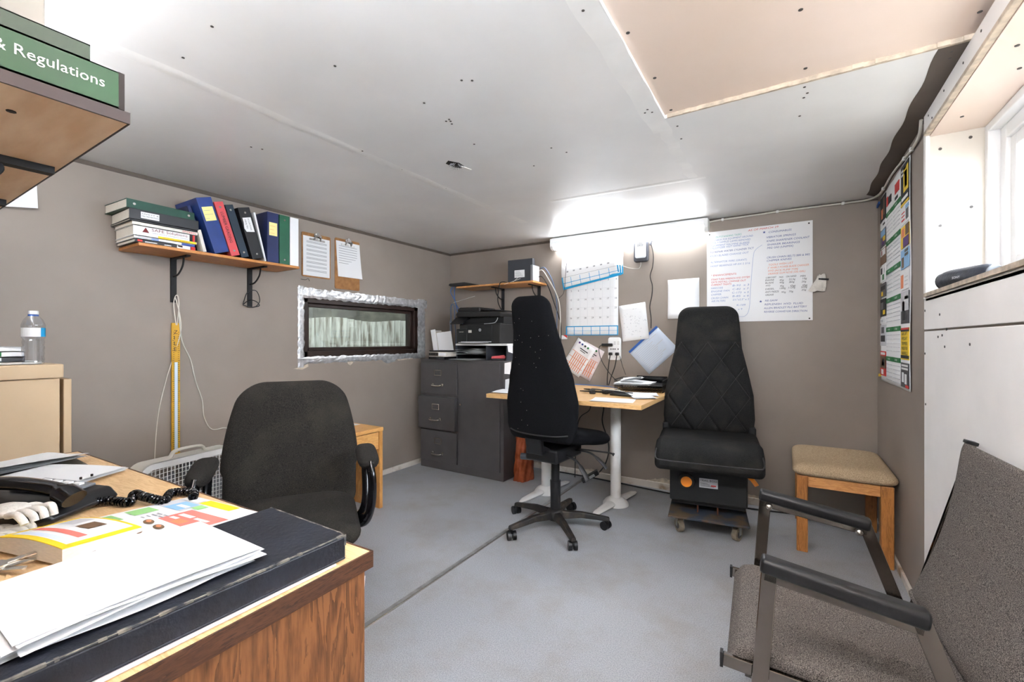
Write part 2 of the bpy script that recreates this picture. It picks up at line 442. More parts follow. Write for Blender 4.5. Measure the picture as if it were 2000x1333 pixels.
# joint tape and ragged cut edges
t = M()
t.sheet(lambda u, v: (-0.42 - 0.075 * u + 0.004 * math.sin(v * 40), -0.05 + v * 2.0, ZC - 0.0012 + 0.001 * u), 3, 40)
t.sheet(lambda u, v: (-0.42 - 0.05 + 0.05 * u + 0.006 * math.sin(v * 30), 1.90 + v * 0.75, ZC - 0.0012 + 0.0009 * abs(2 * u - 1)), 3, 20)
t.sheet(lambda u, v: (-1.78 + 0.06 * u + 0.06 * v + 0.003 * math.sin(v * 57), 0.3 + v * 2.6, ZC - 0.0015 * math.sin(PI * u)), 6, 40)
t.sheet(lambda u, v: (-1.30 + 0.92 * v, 2.52 + 0.05 * u + 0.06 * v, ZC - 0.0014 * math.sin(PI * u)), 6, 24)
t.build('joint_tape', 'tape_white', ceil, smooth=40)
t = M()
for i in range(30):
    x = -0.41 + i * 0.0295
    t.box((x, 1.834 - random.uniform(0, 0.006), ZC - 0.001), (x + 0.0297, 1.842, ZC + 0.014), 0)
t.build('cut_edge', 'raw_edge', ceil)
t = M()
def dimple(x, y, r=0.0045, z=ZC):
    t.cyl((x, y, z + 0.001), (x, y, z - 0.0012), r, n=8)
for x, y in ((-1.39, 0.62), (-1.25, 0.92), (-0.92, 1.22), (-0.95, 1.20), (-1.16, 1.24), (-1.62, 0.64), (-1.74, 1.02), (-1.72, 1.22), (-1.70, 1.40), (-1.71, 1.66), (-1.70, 2.0),
             (-1.18, 1.39), (-1.165, 1.40), (-1.175, 1.42), (-1.16, 1.385), (-1.21, 1.62), (-0.93, 1.84), (-0.89, 1.92), (-1.1, 1.98), (-2.1, 1.1), (-2.08, 1.14), (-0.47, 1.12), (-0.46, 1.73), (-0.475, 1.75), (-0.45, 1.76),
             (-0.39, 1.93), (-0.40, 2.06), (0.05, 1.87), (0.06, 1.92), (0.05, 1.95), (0.04, 2.1), (0.43, 1.88), (0.435, 1.92)):
    dimple(x, y)
for x, y in ((0.02, 1.02), (0.02, 1.08), (0.025, 1.11), (0.03, 1.45), (0.05, 1.77), (-0.40, 1.29), (-0.39, 1.56), (-0.39, 1.81), (0.45, 1.72)):
    dimple(x, y, 0.006, ZC + 0.014)
t.build('screw_heads', 'screw', ceil)['kind'] = 'stuff'
# torn hole, its shaded depth drawn as a flat dark patch
h = M().prism([(-1.462, 1.72), (-1.43, 1.70), (-1.40, 1.75), (-1.405, 1.80), (-1.425, 1.815), (-1.455, 1.78)], 0.003, 'z', ZC - 0.002).build('torn_hole', 'dark_gap', ceil)
f = M()
for k in range(26):
    a = random.uniform(0, 2 * PI); p = Vector((-1.43, 1.755, ZC)); q = p + Vector((0.028 * math.cos(a), 0.035 * math.sin(a), -random.uniform(0.004, 0.02)))
    f.tube([p, (p + q) / 2 + Vector((0, 0, 0.006)), q], 0.0011, 4)
f.build('insulation_tuft', 'print_grey', ceil)
M().prism([(-1.40, 1.765), (-1.385, 1.83), (-1.41, 1.85), (-1.43, 1.815)], 0.003, 'z', ZC - 0.012).build('loose_flap', 'tape_white', ceil, rot=(0, 0, 0))

wl = M()
W0, W1, WZ0, WZ1 = 1.91, 3.08, 1.03, 1.475
for a, b in (((YF - 0.12, 0), (W0, ZC)), ((W1, 0), (YB + 0.12, ZC)), ((W0, 0), (W1, WZ0)), ((W0, WZ1), (W1, ZC))):
    wl.box((XL - 0.12, a[0], a[1]), (XL, b[0], b[1]))
wall_left = struct(wl.build('wall_left', 'wall_paint'))
wall_back = struct(bx((XL, YB, 0), (XR + 0.165, YB + 0.12, ZC)).build('wall_back', 'wall_paint'))
V0, V1, VZ0, VZ1 = 0.55, 2.36, 1.325, 1.965
wr = M()
for a, b in (((YF - 0.12, 0), (V0, ZC)), ((V1, 0), (YB, ZC)), ((V0, 0), (V1, VZ0)), ((V0, VZ1), (V1, ZC))):
    wr.box((XR, a[0], a[1]), (XR + 0.165, b[0], b[1]))
wall_right = struct(wr.build('wall_right', 'wall_paint'))
wf = M().box((XL, YF - 0.12, 0), (-0.5, YF, ZC)).box((-0.5, YF - 0.12, 2.0), (XR, YF, ZC))
struct(wf.build('wall_front', 'wall_paint'))
# bare drywall panels under the window
for z0, z1, y1 in ((0.0, 1.188, 2.375), (1.195, 1.318, 2.378)):
    bx((XR - 0.012, YF, z0), (XR, y1, z1)).build('drywall_panel', 'white_drywall', wall_right, bevel=0.002)
t = M()
for y, z in ((2.36, 1.27), (2.16, 1.245), (2.13, 1.17), (2.10, 1.13), (2.18, 1.165), (1.85, 1.14), (2.36, 1.1), (2.35, 0.9), (2.08, 1.19)):
    t.cyl((XR - 0.0135, y, z), (XR - 0.011, y, z), 0.0045, n=8)
t.build('screw_heads', 'screw', wall_right)['kind'] = 'stuff'
M().prism([(2.378, 1.17), (2.43, 1.0), (2.44, 0.985), (2.40, 1.01), (2.378, 1.0), (2.41, 0.92), (2.405, 0.84), (2.378, 0.8)], 0.001, 'x', XR - 0.001).build('scraped_paint', 'raw_edge', wall_right)
# dark painted band where walls meet ceiling
struct(bx((XL, YF, ZC - 0.022), (XL + 0.004, YB, ZC)).build('trim_2', 'brown_paint'))
struct(bx((XL + 0.004, YB - 0.004, ZC - 0.02), (-1.75, YB, ZC)).build('trim_3', 'brown_paint'))
struct(bx((-0.5, YB - 0.004, ZC - 0.016), (XR, YB, ZC)).build('trim_4', 'brown_paint'))
t = M()
t.sheet(lambda u, v: (0.408 + 0.067 * u + (1 - u) * (0.004 * math.sin(v * 31) - 0.015 * v), 3.54 - v * 1.70 - 0.09 * (1 - v) * (1 - u), ZC - 0.0006), 3, 40)
struct(t.build('trim_5', 'brown_paint'))
# baseboards
struct(bx((XL, 0, 0), (XL + 0.014, YB, 0.045)).build('baseboard_left', 'baseboard_paint', bevel=0.003))
struct(bx((XL + 0.014, YB - 0.014, 0), (XR, YB, 0.05)).build('baseboard_back', 'baseboard_paint', bevel=0.003))
struct(bx((XR - 0.012, 2.38, 0), (XR, YB - 0.014, 0.04)).build('baseboard_right', 'baseboard_paint', bevel=0.003))
t = M()
def hump(y0, y1, hmax, N=24):
    pts = [(y0 + (y1 - y0) * i / N, 0.05 + hmax * math.sin(PI * i / N) * random.uniform(0.6, 1.0)) for i in range(N + 1)]
    t.prism([(y0, 0.04)] + pts + [(y1, 0.04)], 0.0012, 'y', YB - 0.0012)
hump(-0.95, -0.62, 0.04); hump(-0.5, -0.05, 0.025); hump(-1.5, -1.3, 0.02)
t.build('scraped_paint', 'raw_edge', wall_back)

# ------------------------------------------------------------------ interior window on the left wall
win = struct(thing('window_1', '', ''))
del win['label'], win['category']
t = M()
FX0, FX1 = XL - 0.10, XL - 0.012
fw = 0.045
t.box((FX0, W0, WZ0), (FX1, W0 + fw, WZ1)).box((FX0, W1 - fw, WZ0), (FX1, W1, WZ1)).box((FX0, W0, WZ0), (FX1, W1, WZ0 + fw)).box((FX0, W0, WZ1 - fw), (FX1, W1, WZ1))
t.build('window_frame', 'dark_brown_frame', win, bevel=0.003)
t = M(); g0, g1, h0, h1 = W0 + fw, W1 - fw, WZ0 + fw, WZ1 - fw; s = 0.028
t.box((FX0, g0, h0), (FX1 - 0.03, g0 + s, h1)).box((FX0, g1 - s, h0), (FX1 - 0.03, g1, h1)).box((FX0, g0, h0), (FX1 - 0.03, g1, h0 + s)).box((FX0, g0, h1 - s), (FX1 - 0.03, g1, h1))
t.build('sash', 'dark_brown_frame', win, bevel=0.004)
bx((XL - 0.075, g0 + s, h0 + s), (XL - 0.070, g1 - s, h1 - s)).build('pane', 'window_glass', win)
def foil(y0, z0, y1, z1, seed):
    random.seed(seed)
    ln = max(abs(y1 - y0), abs(z1 - z0)); N = int(ln / 0.02); hor = abs(y1 - y0) > abs(z1 - z0)
    J = [[random.uniform(-1, 1) for _ in range(N + 1)] for _ in range(5)]
    def f(u, v):
        i = int(round(u * N)); k = int(round(v * 4))
        e = J[k][i] * (0.005 if k in (0, 4) else 0.002); d = 0.003 + 0.0022 * abs(J[(k + 2) % 5][i])
        if k in (0, 4): d = 0.001
        if hor: return (XL + d, y0 + (y1 - y0) * u, z0 + (z1 - z0) * v + e)
        return (XL + d, y0 + (y1 - y0) * v + e, z0 + (z1 - z0) * u)
    M().sheet(f, N, 4).build('foil_tape', 'foil', win)
foil(1.865, 1.462, 3.19, 1.535, 1); foil(1.865, 0.985, 3.10, 1.036, 2); foil(1.868, 0.96, 1.916, 1.545, 3); foil(3.065, 0.99, 3.165, 1.545, 4)
random.seed(11)
M().prism([(1.83, 0.955), (1.90, 0.965), (1.945, 0.985), (1.95, 0.965), (1.90, 0.945)], 0.002, 'x', XL).build('torn_drywall', 'raw_edge', win)
M().prism([(2.28, 0.992), (2.34, 0.992), (2.335, 0.975), (2.31, 0.955), (2.285, 0.97)], 0.002, 'x', XL).build('torn_drywall', 'raw_edge', win)
M().prism([(2.62, 1.0), (2.80, 1.0), (2.78, 0.97), (2.70, 0.955), (2.66, 0.965)], 0.003, 'x', XL).build('torn_drywall', 'foil', win)
M().prism([(2.80, 1.0), (3.0, 1.01), (3.0, 0.985), (2.82, 0.975)], 0.002, 'x', XL).build('torn_drywall', 'raw_edge', win)
# what the inner window looks out on: a corrugated metal fence with a sheet hung above
def corr(u, v):
    y = -0.2 + u * 6.2
    return (-3.95 + 0.022 * math.sin(y * 2 * PI / 0.094) + 0.006 * math.sin(y * 9), y, -0.06 + v * 1.44 + 0.015 * math.sin(y * 7))
tag(M().sheet(corr, 700, 1).build('corrugated_fence', 'corrugated', smooth=60, solid=0.002), 'weathered corrugated metal fence seen through the foil-taped window', 'fence')
random.seed(5)
ph = [random.uniform(0, 6.28) for _ in range(9)]
def tarpf(u, v):
    y = -0.2 + u * 6.2
    return (-4.03 + 0.022 * math.sin(y * 4 + ph[0]) * (1.2 - v) + 0.012 * math.sin(y * 13 + 6 * v + ph[1]) + 0.012 * math.sin(v * 9 + y * 3), y, 1.30 + v * 0.9 + 0.03 * math.sin(y * 3 + ph[3]))
tag(M().sheet(tarpf, 120, 20).build('plastic_sheet', 'tarp', smooth=80, solid=0.002), 'crumpled grey-green plastic sheet hung above the corrugated fence outside', 'tarp')

# ------------------------------------------------------------------ window over the armchair (right wall)
win2 = struct(thing('window_2', '', '')); del win2['label'], win2['category']
bx((XR, 2.352, VZ0), (0.64, 2.362, VZ1)).build('jamb_panel', 'cream_drywall', win2)
bx((XR, V0, VZ0), (0.64, V0 + 0.01, VZ1)).build('jamb_panel', 'cream_drywall', win2)
bx((XR, V0, VZ1 - 0.01), (0.64, 2.352, VZ1)).build('soffit_panel', 'pink_drywall', win2)
t = M()
for x, z in ((0.505, 1.90), (0.59, 1.925), (0.505, 1.60), (0.592, 1.66)): t.cyl((x, 2.353, z), (x, 2.3505, z), 0.0055, n=8)
for x, y in ((0.53, 2.2), (0.58, 1.9), (0.53, 1.75)): t.cyl((x, y, VZ1 - 0.009), (x, y, VZ1 - 0.012), 0.0055, n=8)
t.build('screw_heads', 'screw', win2)['kind'] = 'stuff'
def vinyl(y0, y1, z0, z1, w, x0, x1, name, par):
    q = M().box((x0, y0, z0), (x1, y0 + w, z1)).box((x0, y1 - w, z0), (x1, y1, z1)).box((x0, y0 + w, z0), (x1, y1 - w, z0 + w)).box((x0, y0 + w, z1 - w), (x1, y1 - w, z1))
    return q.build(name, 'vinyl_white', par, bevel=0.004)
vinyl(V0, 2.352, VZ0, VZ1 - 0.01, 0.03, 0.628, 0.72, 'window_frame', win2)
vinyl(V0 + 0.03, 2.322, VZ0 + 0.03, VZ1 - 0.04, 0.05, 0.66, 0.72, 'window_frame', win2)
s1 = vinyl(1.40, 2.272, VZ0 + 0.08, VZ1 - 0.09, 0.045, 0.672, 0.698, 'sash', win2)
bx((0.684, 1.445, VZ0 + 0.125), (0.688, 2.227, VZ1 - 0.135)).build('pane', 'clear_glass', s1)
s2 = vinyl(V0 + 0.08, 1.46, VZ0 + 0.08, VZ1 - 0.09, 0.045, 0.70, 0.72, 'sash', win2)
bx((0.708, V0 + 0.125, VZ0 + 0.125), (0.712, 1.415, VZ1 - 0.135)).build('pane', 'clear_glass', s2)
# sill layers with raw edge
bx((XR - 0.02, V0, VZ0 - 0.002), (0.63, 2.35, VZ0 + 0.012)).build('sill_board', 'raw_edge', win2)
bx((XR - 0.012, V0, VZ0 - 0.018), (XR + 0.0, 2.35, VZ0 - 0.003)).build('sill_board', 'cream_drywall', win2)
# header board and side casing round the opening
struct(M().box((XR - 0.014, YF, 1.972), (XR, 2.372, ZC)).box((XR - 0.02, YF, 1.958), (XR, 2.345, 1.972), 1).build('trim_6', ['white_drywall', 'raw_edge'], bevel=0.002))
struct(bx((XR - 0.014, 2.345, 1.315), (XR, 2.378, 1.975)).build('trim_7', 'white_drywall', bevel=0.003))
t = M()
for y, z in ((2.30, 2.02), (2.25, 1.99), (2.1, 2.02), (1.9, 2.01), (1.75, 2.02)): t.cyl((XR - 0.0155, y, z), (XR - 0.013, y, z), 0.004, n=8)
t.build('screw_heads', 'screw', wall_right)['kind'] = 'stuff'

# ------------------------------------------------------------------ fluorescent fixtures
def fixture(label, loc, rotz, group):
    f = thing('fluorescent_light', label, 'light', loc, rotz, group)
    L = 0.62
    bx((-L, -0.043, -0.05), (L, 0.043, 0.0)).build('housing', 'tube_body', f, bevel=0.004)
    q = M()
    prof = [(-0.038, -0.05), (-0.038, -0.068), (-0.026, -0.088), (0, -0.096), (0.026, -0.088), (0.038, -0.068), (0.038, -0.05)]
    q.prism(prof, 2 * L - 0.05, 'x', -L + 0.025)
    q.build('diffuser', 'tube_light', f, smooth=50)
    for sx in (-1, 1):
        M().prism([(a * 1.16, b * 1.04) for a, b in prof] + [(0.045, -0.004), (-0.045, -0.004)], 0.028, 'x', sx * L - 0.014).build('end_cap', 'white_plastic', f, bevel=0.003)
    return f
fixture('glowing fluorescent tube fixture at the top of the wall above the calendar', (-1.12, YB - 0.055, ZC - 0.006), 0.0, 'fluorescent fixtures')
# added fill lights, out of view by the camera, brightening ceiling and room
def fill_light(label, loc, rz, lamp):
    sl = thing('fill_light', label, 'light', loc, rz, 'added fill lights')
    bx((-0.62, -0.06, 1.885), (0.62, 0.06, 1.90)).build('reflector_bar', 'tube_body', sl, bevel=0.003)
    for yy in (-0.04, 0.04): M().cyl((-0.60, yy, 1.922), (0.60, yy, 1.922), 0.019, n=16).build('tube', lamp, sl, smooth=60)
    for sx in (-1, 1):
        bx((sx * 0.61 - 0.012, -0.065, 1.90), (sx * 0.61 + 0.012, 0.065, 1.945)).build('end_cap', 'white_plastic', sl)
        M().cyl((sx * 0.5, 0, 1.90), (sx * 0.5, 0, ZC), 0.003, n=6).build('chain', 'nickel', sl)
fill_light('added twin-tube fill light out of view over the door', (-0.30, 0.12, 0), 0.0, 'fill_tube')
fill_light('added twin-tube fill light out of view above the overhead shelf', (-1.78, 0.06, 0), 0.0, 'dim_fill_tube')
# unseen door behind the camera, added to shut out harsh doorway daylight
struct(bx((-0.5, YF - 0.10, 0), (XR, YF - 0.06, 2.0)).build('door_light_block', 'vinyl_white', bevel=0.003))
# added unseen roof and walls keeping daylight off the fence behind the inner window
struct(bx((-6.5, -1.0, 2.35), (XL - 0.20, 7.0, 2.42)).build('ceiling_light_block', 'corrugated'))
struct(bx((-4.6, -0.3, -0.06), (XL - 0.125, -0.2, 2.35)).build('wall_block_front', 'tarp'))
struct(bx((-4.6, 6.0, -0.06), (XL - 0.125, 6.1, 2.35)).build('wall_block_back', 'tarp'))
struct(bx((-3.07, YB + 0.125, -0.06), (XL - 0.02, 6.0, 2.35)).build('wall_block_side', 'tarp'))
# ================================================================== large furniture
# ---- foreground desk: local origin at its far right top corner, x to the right, y away from the camera
DK = math.radians(1.6)
desk = thing('desk', 'oak-veneer desk with dark edge band in the foreground, covered with papers', 'desk', (-0.69, 0.59, 0), DK)
bx((-1.545, -0.595, 0.712), (0, 0, 0.74)).build('desk_top', 'desk_top_oak', desk)
t = M().box((-1.547, -0.002, 0.709), (0.002, 0.002, 0.741)).box((-0.001, -0.595, 0.709), (0.003, 0.002, 0.741)).box((-1.549, -0.595, 0.709), (-1.545, 0.002, 0.741))
t.build('edge_band', 'desk_trim', desk)
bx((-0.03, -0.59, 0), (-0.006, -0.012, 0.709)).build('end_panel', 'desk_side_oak', desk)
bx((-1.54, -0.59, 0), (-1.515, -0.012, 0.709)).build('end_panel', 'desk_side_oak', desk)
bx((-1.515, -0.57, 0.25), (-0.03, -0.55, 0.709)).build('modesty_panel', 'desk_side_oak', desk)
bx((-0.43, -0.54, 0.12), (-0.03, -0.02, 0.70)).build('drawer_pedestal', 'desk_side_oak', desk)
M().prism([(-0.030, 0.688), (-0.010, 0.692), (-0.014, 0.655), (-0.024, 0.66), (-0.028, 0.672)], 0.002, 'y', -0.012 + 0.004).build('paper_scrap', 'paper', desk)

# ---- swivel chair with arms, behind the desk
def sup(a, p): return max(0.0, 1 - abs(a) ** p)
ch = thing('swivel_chair', 'charcoal fabric swivel armchair with wide rounded back behind the foreground desk', 'chair', (-1.66, 1.02, 0), math.radians(56))
def W1f(v):
    z = v
    w = 0.272 - 0.015 * (1 - z) if z < 0.35 else 0.272 - 0.075 * ((z - 0.35) / 0.65) ** 1.9
    d = (1 - v) * 0.58; r = 0.09
    if d < r: w = w - r + math.sqrt(max(0, r * r - (r - d) ** 2))
    d = v * 0.58; r = 0.07
    if d < r: w = w - r + math.sqrt(max(0, r * r - (r - d) ** 2))
    return w
cush = lambda T, p=6, q=10: (lambda u, v, x, z: T * math.sqrt(sup(u, p) * sup(2 * v - 1, q)))
M().pad(0.58, W1f, cush(0.045), cush(0.04), lambda v: 0.03 * math.sin(v * 2.2) - 0.03 * 0, nu=26, nv=36).build('backrest', 'charcoal_upholstery', ch, (0, 0.17, 0.40), (math.radians(-9), 0, 0), smooth=70, weld=True)
def W2f(v):
    w = 0.245; L = 0.47
    d = (1 - v) * L; r = 0.12
    if d < r: w = w - r + math.sqrt(max(0, r * r - (r - d) ** 2))
    d = v * L; r = 0.1
    if d < r: w = w - r + math.sqrt(max(0, r * r - (r - d) ** 2))
    return w
M().pad(0.47, W2f, cush(0.04, 6, 8), cush(0.045, 6, 8), lambda v: 0.012 * math.cos(v * PI)).build('seat', 'charcoal_upholstery', ch, (0, -0.30, 0.455), (-PI / 2, 0, 0), smooth=70, weld=True)
bx((-0.12, -0.16, 0.36), (0.12, 0.14, 0.41)).build('seat_mechanism', 'black_plastic', ch, bevel=0.01)
bx((-0.03, 0.12, 0.37), (0.03, 0.30, 0.40)).build('back_bracket', 'black_plastic', ch, bevel=0.01)
for sx in (-1, 1):
    a = M()
    path = cat([(sx * 0.285, -0.115, 0.668), (sx * 0.292, -0.145, 0.60), (sx * 0.290, -0.12, 0.50), (sx * 0.27, -0.06, 0.425), (sx * 0.20, -0.02, 0.41)], 6)
    a.tube(path, 0.019, 10, sx=0.75, sy=1.35)
    path = cat([(sx * 0.285, 0.085, 0.665), (sx * 0.288, 0.07, 0.58), (sx * 0.284, 0.03, 0.48), (sx * 0.26, 0.02, 0.42), (sx * 0.20, 0.02, 0.41)], 6)
    a.tube(path, 0.017, 10, sx=0.75, sy=1.35)
    a.build('arm_support', 'black_gloss', ch, smooth=60)
    p = M()
    p.pad(0.25, lambda v: 0.042 * math.sqrt(max(0.02, 1 - abs(2 * v - 1) ** 4)), cush(0.022, 4, 6), cush(0.024, 4, 6), lambda v: 0.010 * math.cos(v * PI * 1.3), nu=12, nv=20)
    p.build('armrest', 'charcoal_upholstery', ch, (sx * 0.285, -0.14, 0.675), (-PI / 2, 0, 0), smooth=70, weld=True)
def star_base(par, r, m, arm_m, z_hub, start, top, column_m, col_r):
    M().cyl((0, 0, 0.06), (0, 0, top), col_r, n=18).build('gas_column', column_m, par, smooth=50)
    M().cyl((0, 0, 0.10), (0, 0, 0.10 + (top - 0.1) * 0.55), col_r * 1.22, col_r * 1.3, n=18).build('column_cover', column_m, par, smooth=50)
    M().lathe([(0.0, 0.05), (0.045, 0.055), (0.05, 0.10), (0.042, 0.115), (0.03, 0.118)], 18).build('hub', arm_m, par, smooth=50)
    for k in range(5):
        a = start + k * 2 * PI / 5; ca, sa = math.cos(a), math.sin(a)
        q = M(); pts = [(0.03, 0.085, 0.052, 0.045), (r * 0.5, 0.088, 0.042, 0.034), (r * 0.9, 0.072, 0.036, 0.026), (r + 0.012, 0.066, 0.034, 0.022)]
        vs = []; fs = []
        for (d, z, w, h) in pts:
            for (sy, sz) in ((-1, -1), (1, -1), (0.72, 1), (-0.72, 1)):
                vs.append((ca * d - sa * sy * w / 2, sa * d + ca * sy * w / 2, z + sz * h / 2))
        for i in range(3):
            for j in range(4):
                j2 = (j + 1) % 4; fs.append((i * 4 + j, i * 4 + j2, (i + 1) * 4 + j2, (i + 1) * 4 + j))
        fs += [(3, 2, 1, 0), (12, 13, 14, 15)]
        q.add(vs, fs); leg = q.build('base_arm', arm_m, par, bevel=0.005)
        b = a + 0.9 + k * 1.7
        c = M(); px, py = ca * r, sa * r; tx, ty = math.cos(b), math.sin(b); cx, cy = px - ty * 0.012, py + tx * 0.012
        for s in (-1, 1):
            o = 0.016 * s
            c.cyl((cx + tx * (o - 0.009), cy + ty * (o - 0.009), 0.0265), (cx + tx * (o + 0.009), cy + ty * (o + 0.009), 0.0265), 0.0265, n=18)
        c.cyl((px, py, 0.03), (px, py, 0.062), 0.009, n=8)
        c.build('caster', 'black_plastic', leg, smooth=40)
star_base(ch, 0.29, None, 'black_plastic', 0.09, 0.5, 0.38, 'black_plastic', 0.022)

# ---- tall ergonomic chair at the table
tc_ = thing('tall_task_chair', 'black upholstered high-backed task chair on five casters, turned to the table', 'chair', (-1.215, 2.46, 0), PI + math.radians(-4))
def W3f(v):
    ctrl = [(0, 0.20), (0.1, 0.228), (0.26, 0.236), (0.42, 0.212), (0.6, 0.168), (0.78, 0.138), (0.92, 0.125), (1, 0.115)]
    for (a, wa), (b, wb) in zip(ctrl, ctrl[1:]):
        if a <= v <= b:
            k = (v - a) / (b - a); k = k * k * (3 - 2 * k) * 0.5 + k * 0.5
            w = wa + (wb - wa) * k; break
    d = (1 - v) * 0.82; r = 0.055
    if d < r: w = w - r + math.sqrt(max(0, r * r - (r - d) ** 2))
    d = v * 0.82; r = 0.03
    if d < r: w = w - r + math.sqrt(max(0, r * r - (r - d) ** 2))
    return w
bk = M().pad(0.82, W3f, cush(0.05, 4, 10), cush(0.05, 3.5, 10), lambda v: 0.04 * math.sin(v * PI * 1.15) * -1, nu=26, nv=44).build('backrest', 'black_upholstery', tc_, (-0.04, 0.235, 0.585), (math.radians(-7), 0, 0), smooth=70, weld=True)
t = M()
t.tube(cat([(-0.19, 0.02, 0.055), (-0.12, 0.046, 0.05), (0, 0.055, 0.048), (0.12, 0.046, 0.05), (0.19, 0.02, 0.055)], 5), 0.004, 6)
t.build('piping', 'soft_black', bk, smooth=60)
random.seed(3)
t = M()
for k in range(26):
    x = random.choice([random.gauss(0.10, 0.02), random.uniform(-0.12, 0.14)]); z = random.choice([random.gauss(0.62, 0.05), random.uniform(0.05, 0.7)])
    if abs(x) < W3f(z / 0.82) * 0.8:
        w = W3f(z / 0.82); y = -0.04 * math.sin(z / 0.82 * PI * 1.15) + 0.05 * math.sqrt(sup(x / w, 3.5) * sup(2 * z / 0.82 - 1, 10))
        t.lathe([(0.0, -0.0012), (0.0016, 0), (0.0, 0.0012)], 6, c=(x, y + 0.0004, z))
t.build('lint_specks', 'paper_cream', bk)['kind'] = 'stuff'
M().pad(0.47, W2f, cush(0.05, 6, 8), cush(0.045, 6, 8), lambda v: 0.03 * math.cos(v * PI)).build('seat', 'black_upholstery', tc_, (0, -0.34, 0.555), (-PI / 2, 0, 0), smooth=70, weld=True)
bx((-0.11, -0.14, 0.44), (0.11, 0.17, 0.52)).build('seat_mechanism', 'black_plastic', tc_, bevel=0.012)
M().bar((0, 0.14, 0.50), (0, 0.225, 0.54), 0.11, 0.03).bar((0, 0.222, 0.50), (0, 0.262, 0.68), 0.11, 0.03, (0, 1, 0)).build('back_bracket', 'black_plastic', tc_, bevel=0.008)
for pts in ([(-0.10, 0.05, 0.47), (-0.18, 0.08, 0.46), (-0.24, 0.10, 0.41), (-0.27, 0.105, 0.37)], [(-0.10, -0.06, 0.48), (-0.20, -0.07, 0.475), (-0.27, -0.075, 0.43), (-0.30, -0.08, 0.395)], [(-0.10, -0.10, 0.48), (-0.28, -0.14, 0.475), (-0.32, -0.15, 0.465)]):
    M().tube(cat(pts, 5), [0.007] * 8 + [0.012] * (len(cat(pts, 5)) - 8), 8, sx=1.5, sy=0.7).build('lever', 'soft_black', tc_, smooth=60)
M().cyl((0.11, 0.10, 0.44), (0.175, 0.12, 0.44), 0.02, n=12).build('tilt_knob', 'slate_plastic', tc_, bevel=0.003, smooth=40)
star_base(tc_, 0.315, None, 'dusty_black', 0.09, math.radians(26) - PI + math.radians(4), 0.45, 'black_plastic', 0.025)

# ---- grey filing cabinet with three drawers and a cupboard door
cab = thing('filing_cabinet', 'dark grey steel cabinet with three drawers and a cupboard door in the corner', 'cabinet', (0, 0, 0))
CX0, CX1, CY0, CY1, CZ = -2.875, -1.965, 3.03, 3.50, 0.985
bx((CX0, CY0, 0.0), (CX1, CY1, CZ)).build('cabinet_body', 'grey_steel', cab, bevel=0.003)
DX = -2.435
for k, (z0, z1, pull) in enumerate(((0.07, 0.345, 0.004), (0.365, 0.655, 0.035), (0.675, 0.955, 0.004))):
    d = bx((CX0 + 0.012, CY0 - 0.012 - pull, z0), (DX - 0.006, CY0 + (0.0 if pull < 0.01 else 0.03) - 0.0005, z1)).build('drawer', 'grey_steel', cab, bevel=0.004)
    yf = CY0 - 0.012 - pull; xc = (CX0 + DX) / 2
    M().box((xc - 0.042, yf - 0.003, z1 - 0.115), (xc + 0.042, yf, z1 - 0.109)).box((xc - 0.042, yf - 0.003, z1 - 0.069), (xc + 0.042, yf, z1 - 0.063)).box((xc - 0.042, yf - 0.003, z1 - 0.115), (xc - 0.036, yf, z1 - 0.063)).box((xc + 0.036, yf - 0.003, z1 - 0.115), (xc + 0.042, yf, z1 - 0.063)).build('label_holder', 'nickel', d, bevel=0.001)
    hd = M().tube(cat([(xc - 0.055, yf, z1 - 0.195), (xc - 0.05, yf - 0.028, z1 - 0.2), (xc, yf - 0.034, z1 - 0.203), (xc + 0.05, yf - 0.028, z1 - 0.2), (xc + 0.055, yf, z1 - 0.195)], 6), 0.0065, 8)
    for s in (-1, 1): hd.box((xc + s * 0.055 - 0.010, yf - 0.006, z1 - 0.207), (xc + s * 0.055 + 0.010, yf, z1 - 0.185))
    hd.build('handle', 'nickel', d, smooth=50)
    if pull > 0.01: bx((DX - 0.03, CY0 - 0.034, z1 - 0.08), (DX - 0.012, CY0 - 0.002, z1 - 0.055)).build('file_tab', 'paper_yellow', d)
dr = bx((DX + 0.006, CY0 - 0.01, 0.07), (CX1 - 0.03, CY0 - 0.0005, CZ - 0.018)).build('door', 'grey_steel', cab, bevel=0.003)
M().cyl((DX + 0.035, CY0 - 0.01, 0.60), (DX + 0.035, CY0 - 0.02, 0.60), 0.009, n=12).build('lock', 'nickel', dr)
bx((CX1 - 0.035, CY0 - 0.013, 0.78), (CX1 - 0.03, CY0 - 0.004, 0.86)).build('hinge', 'grey_steel', dr)

# ---- work table with white pedestal legs
tab = thing('work_table', 'butcher-block table on two white pedestal legs against the back wall', 'table', (0, 0, 0))
bx((-1.80, 2.55, 0.752), (-0.712, 3.49, 0.78)).build('table_top', 'butcher', tab, bevel=0.002)
for lx, ly in ((-1.03, 3.04), (-1.56, 3.0)):
    lg = M().cyl((lx, ly, 0.05), (lx, ly, 0.752), 0.036, n=24).build('pedestal', 'white_enamel', tab, smooth=40)
    b = M().lathe([(0.09, 0.0), (0.088, 0.012), (0.07, 0.035), (0.045, 0.05), (0.036, 0.055)], 28, c=(lx, ly, 0))
    for a in (-100, 80):
        ca, sa = math.cos(math.radians(a)), math.sin(math.radians(a))
        b.tube([(lx + ca * d, ly + sa * d, z) for d, z in ((0.02, 0.02), (0.14, 0.018), (0.26, 0.012), (0.30, 0.008))], [0.04, 0.034, 0.026, 0.012], 10, sx=1, sy=0.5)
    b.build('foot', 'white_enamel', lg, smooth=50)
    bx((lx - 0.13, ly - 0.2, 0.742), (lx + 0.13, ly + 0.2, 0.752)).build('mounting_plate', 'white_enamel', lg)

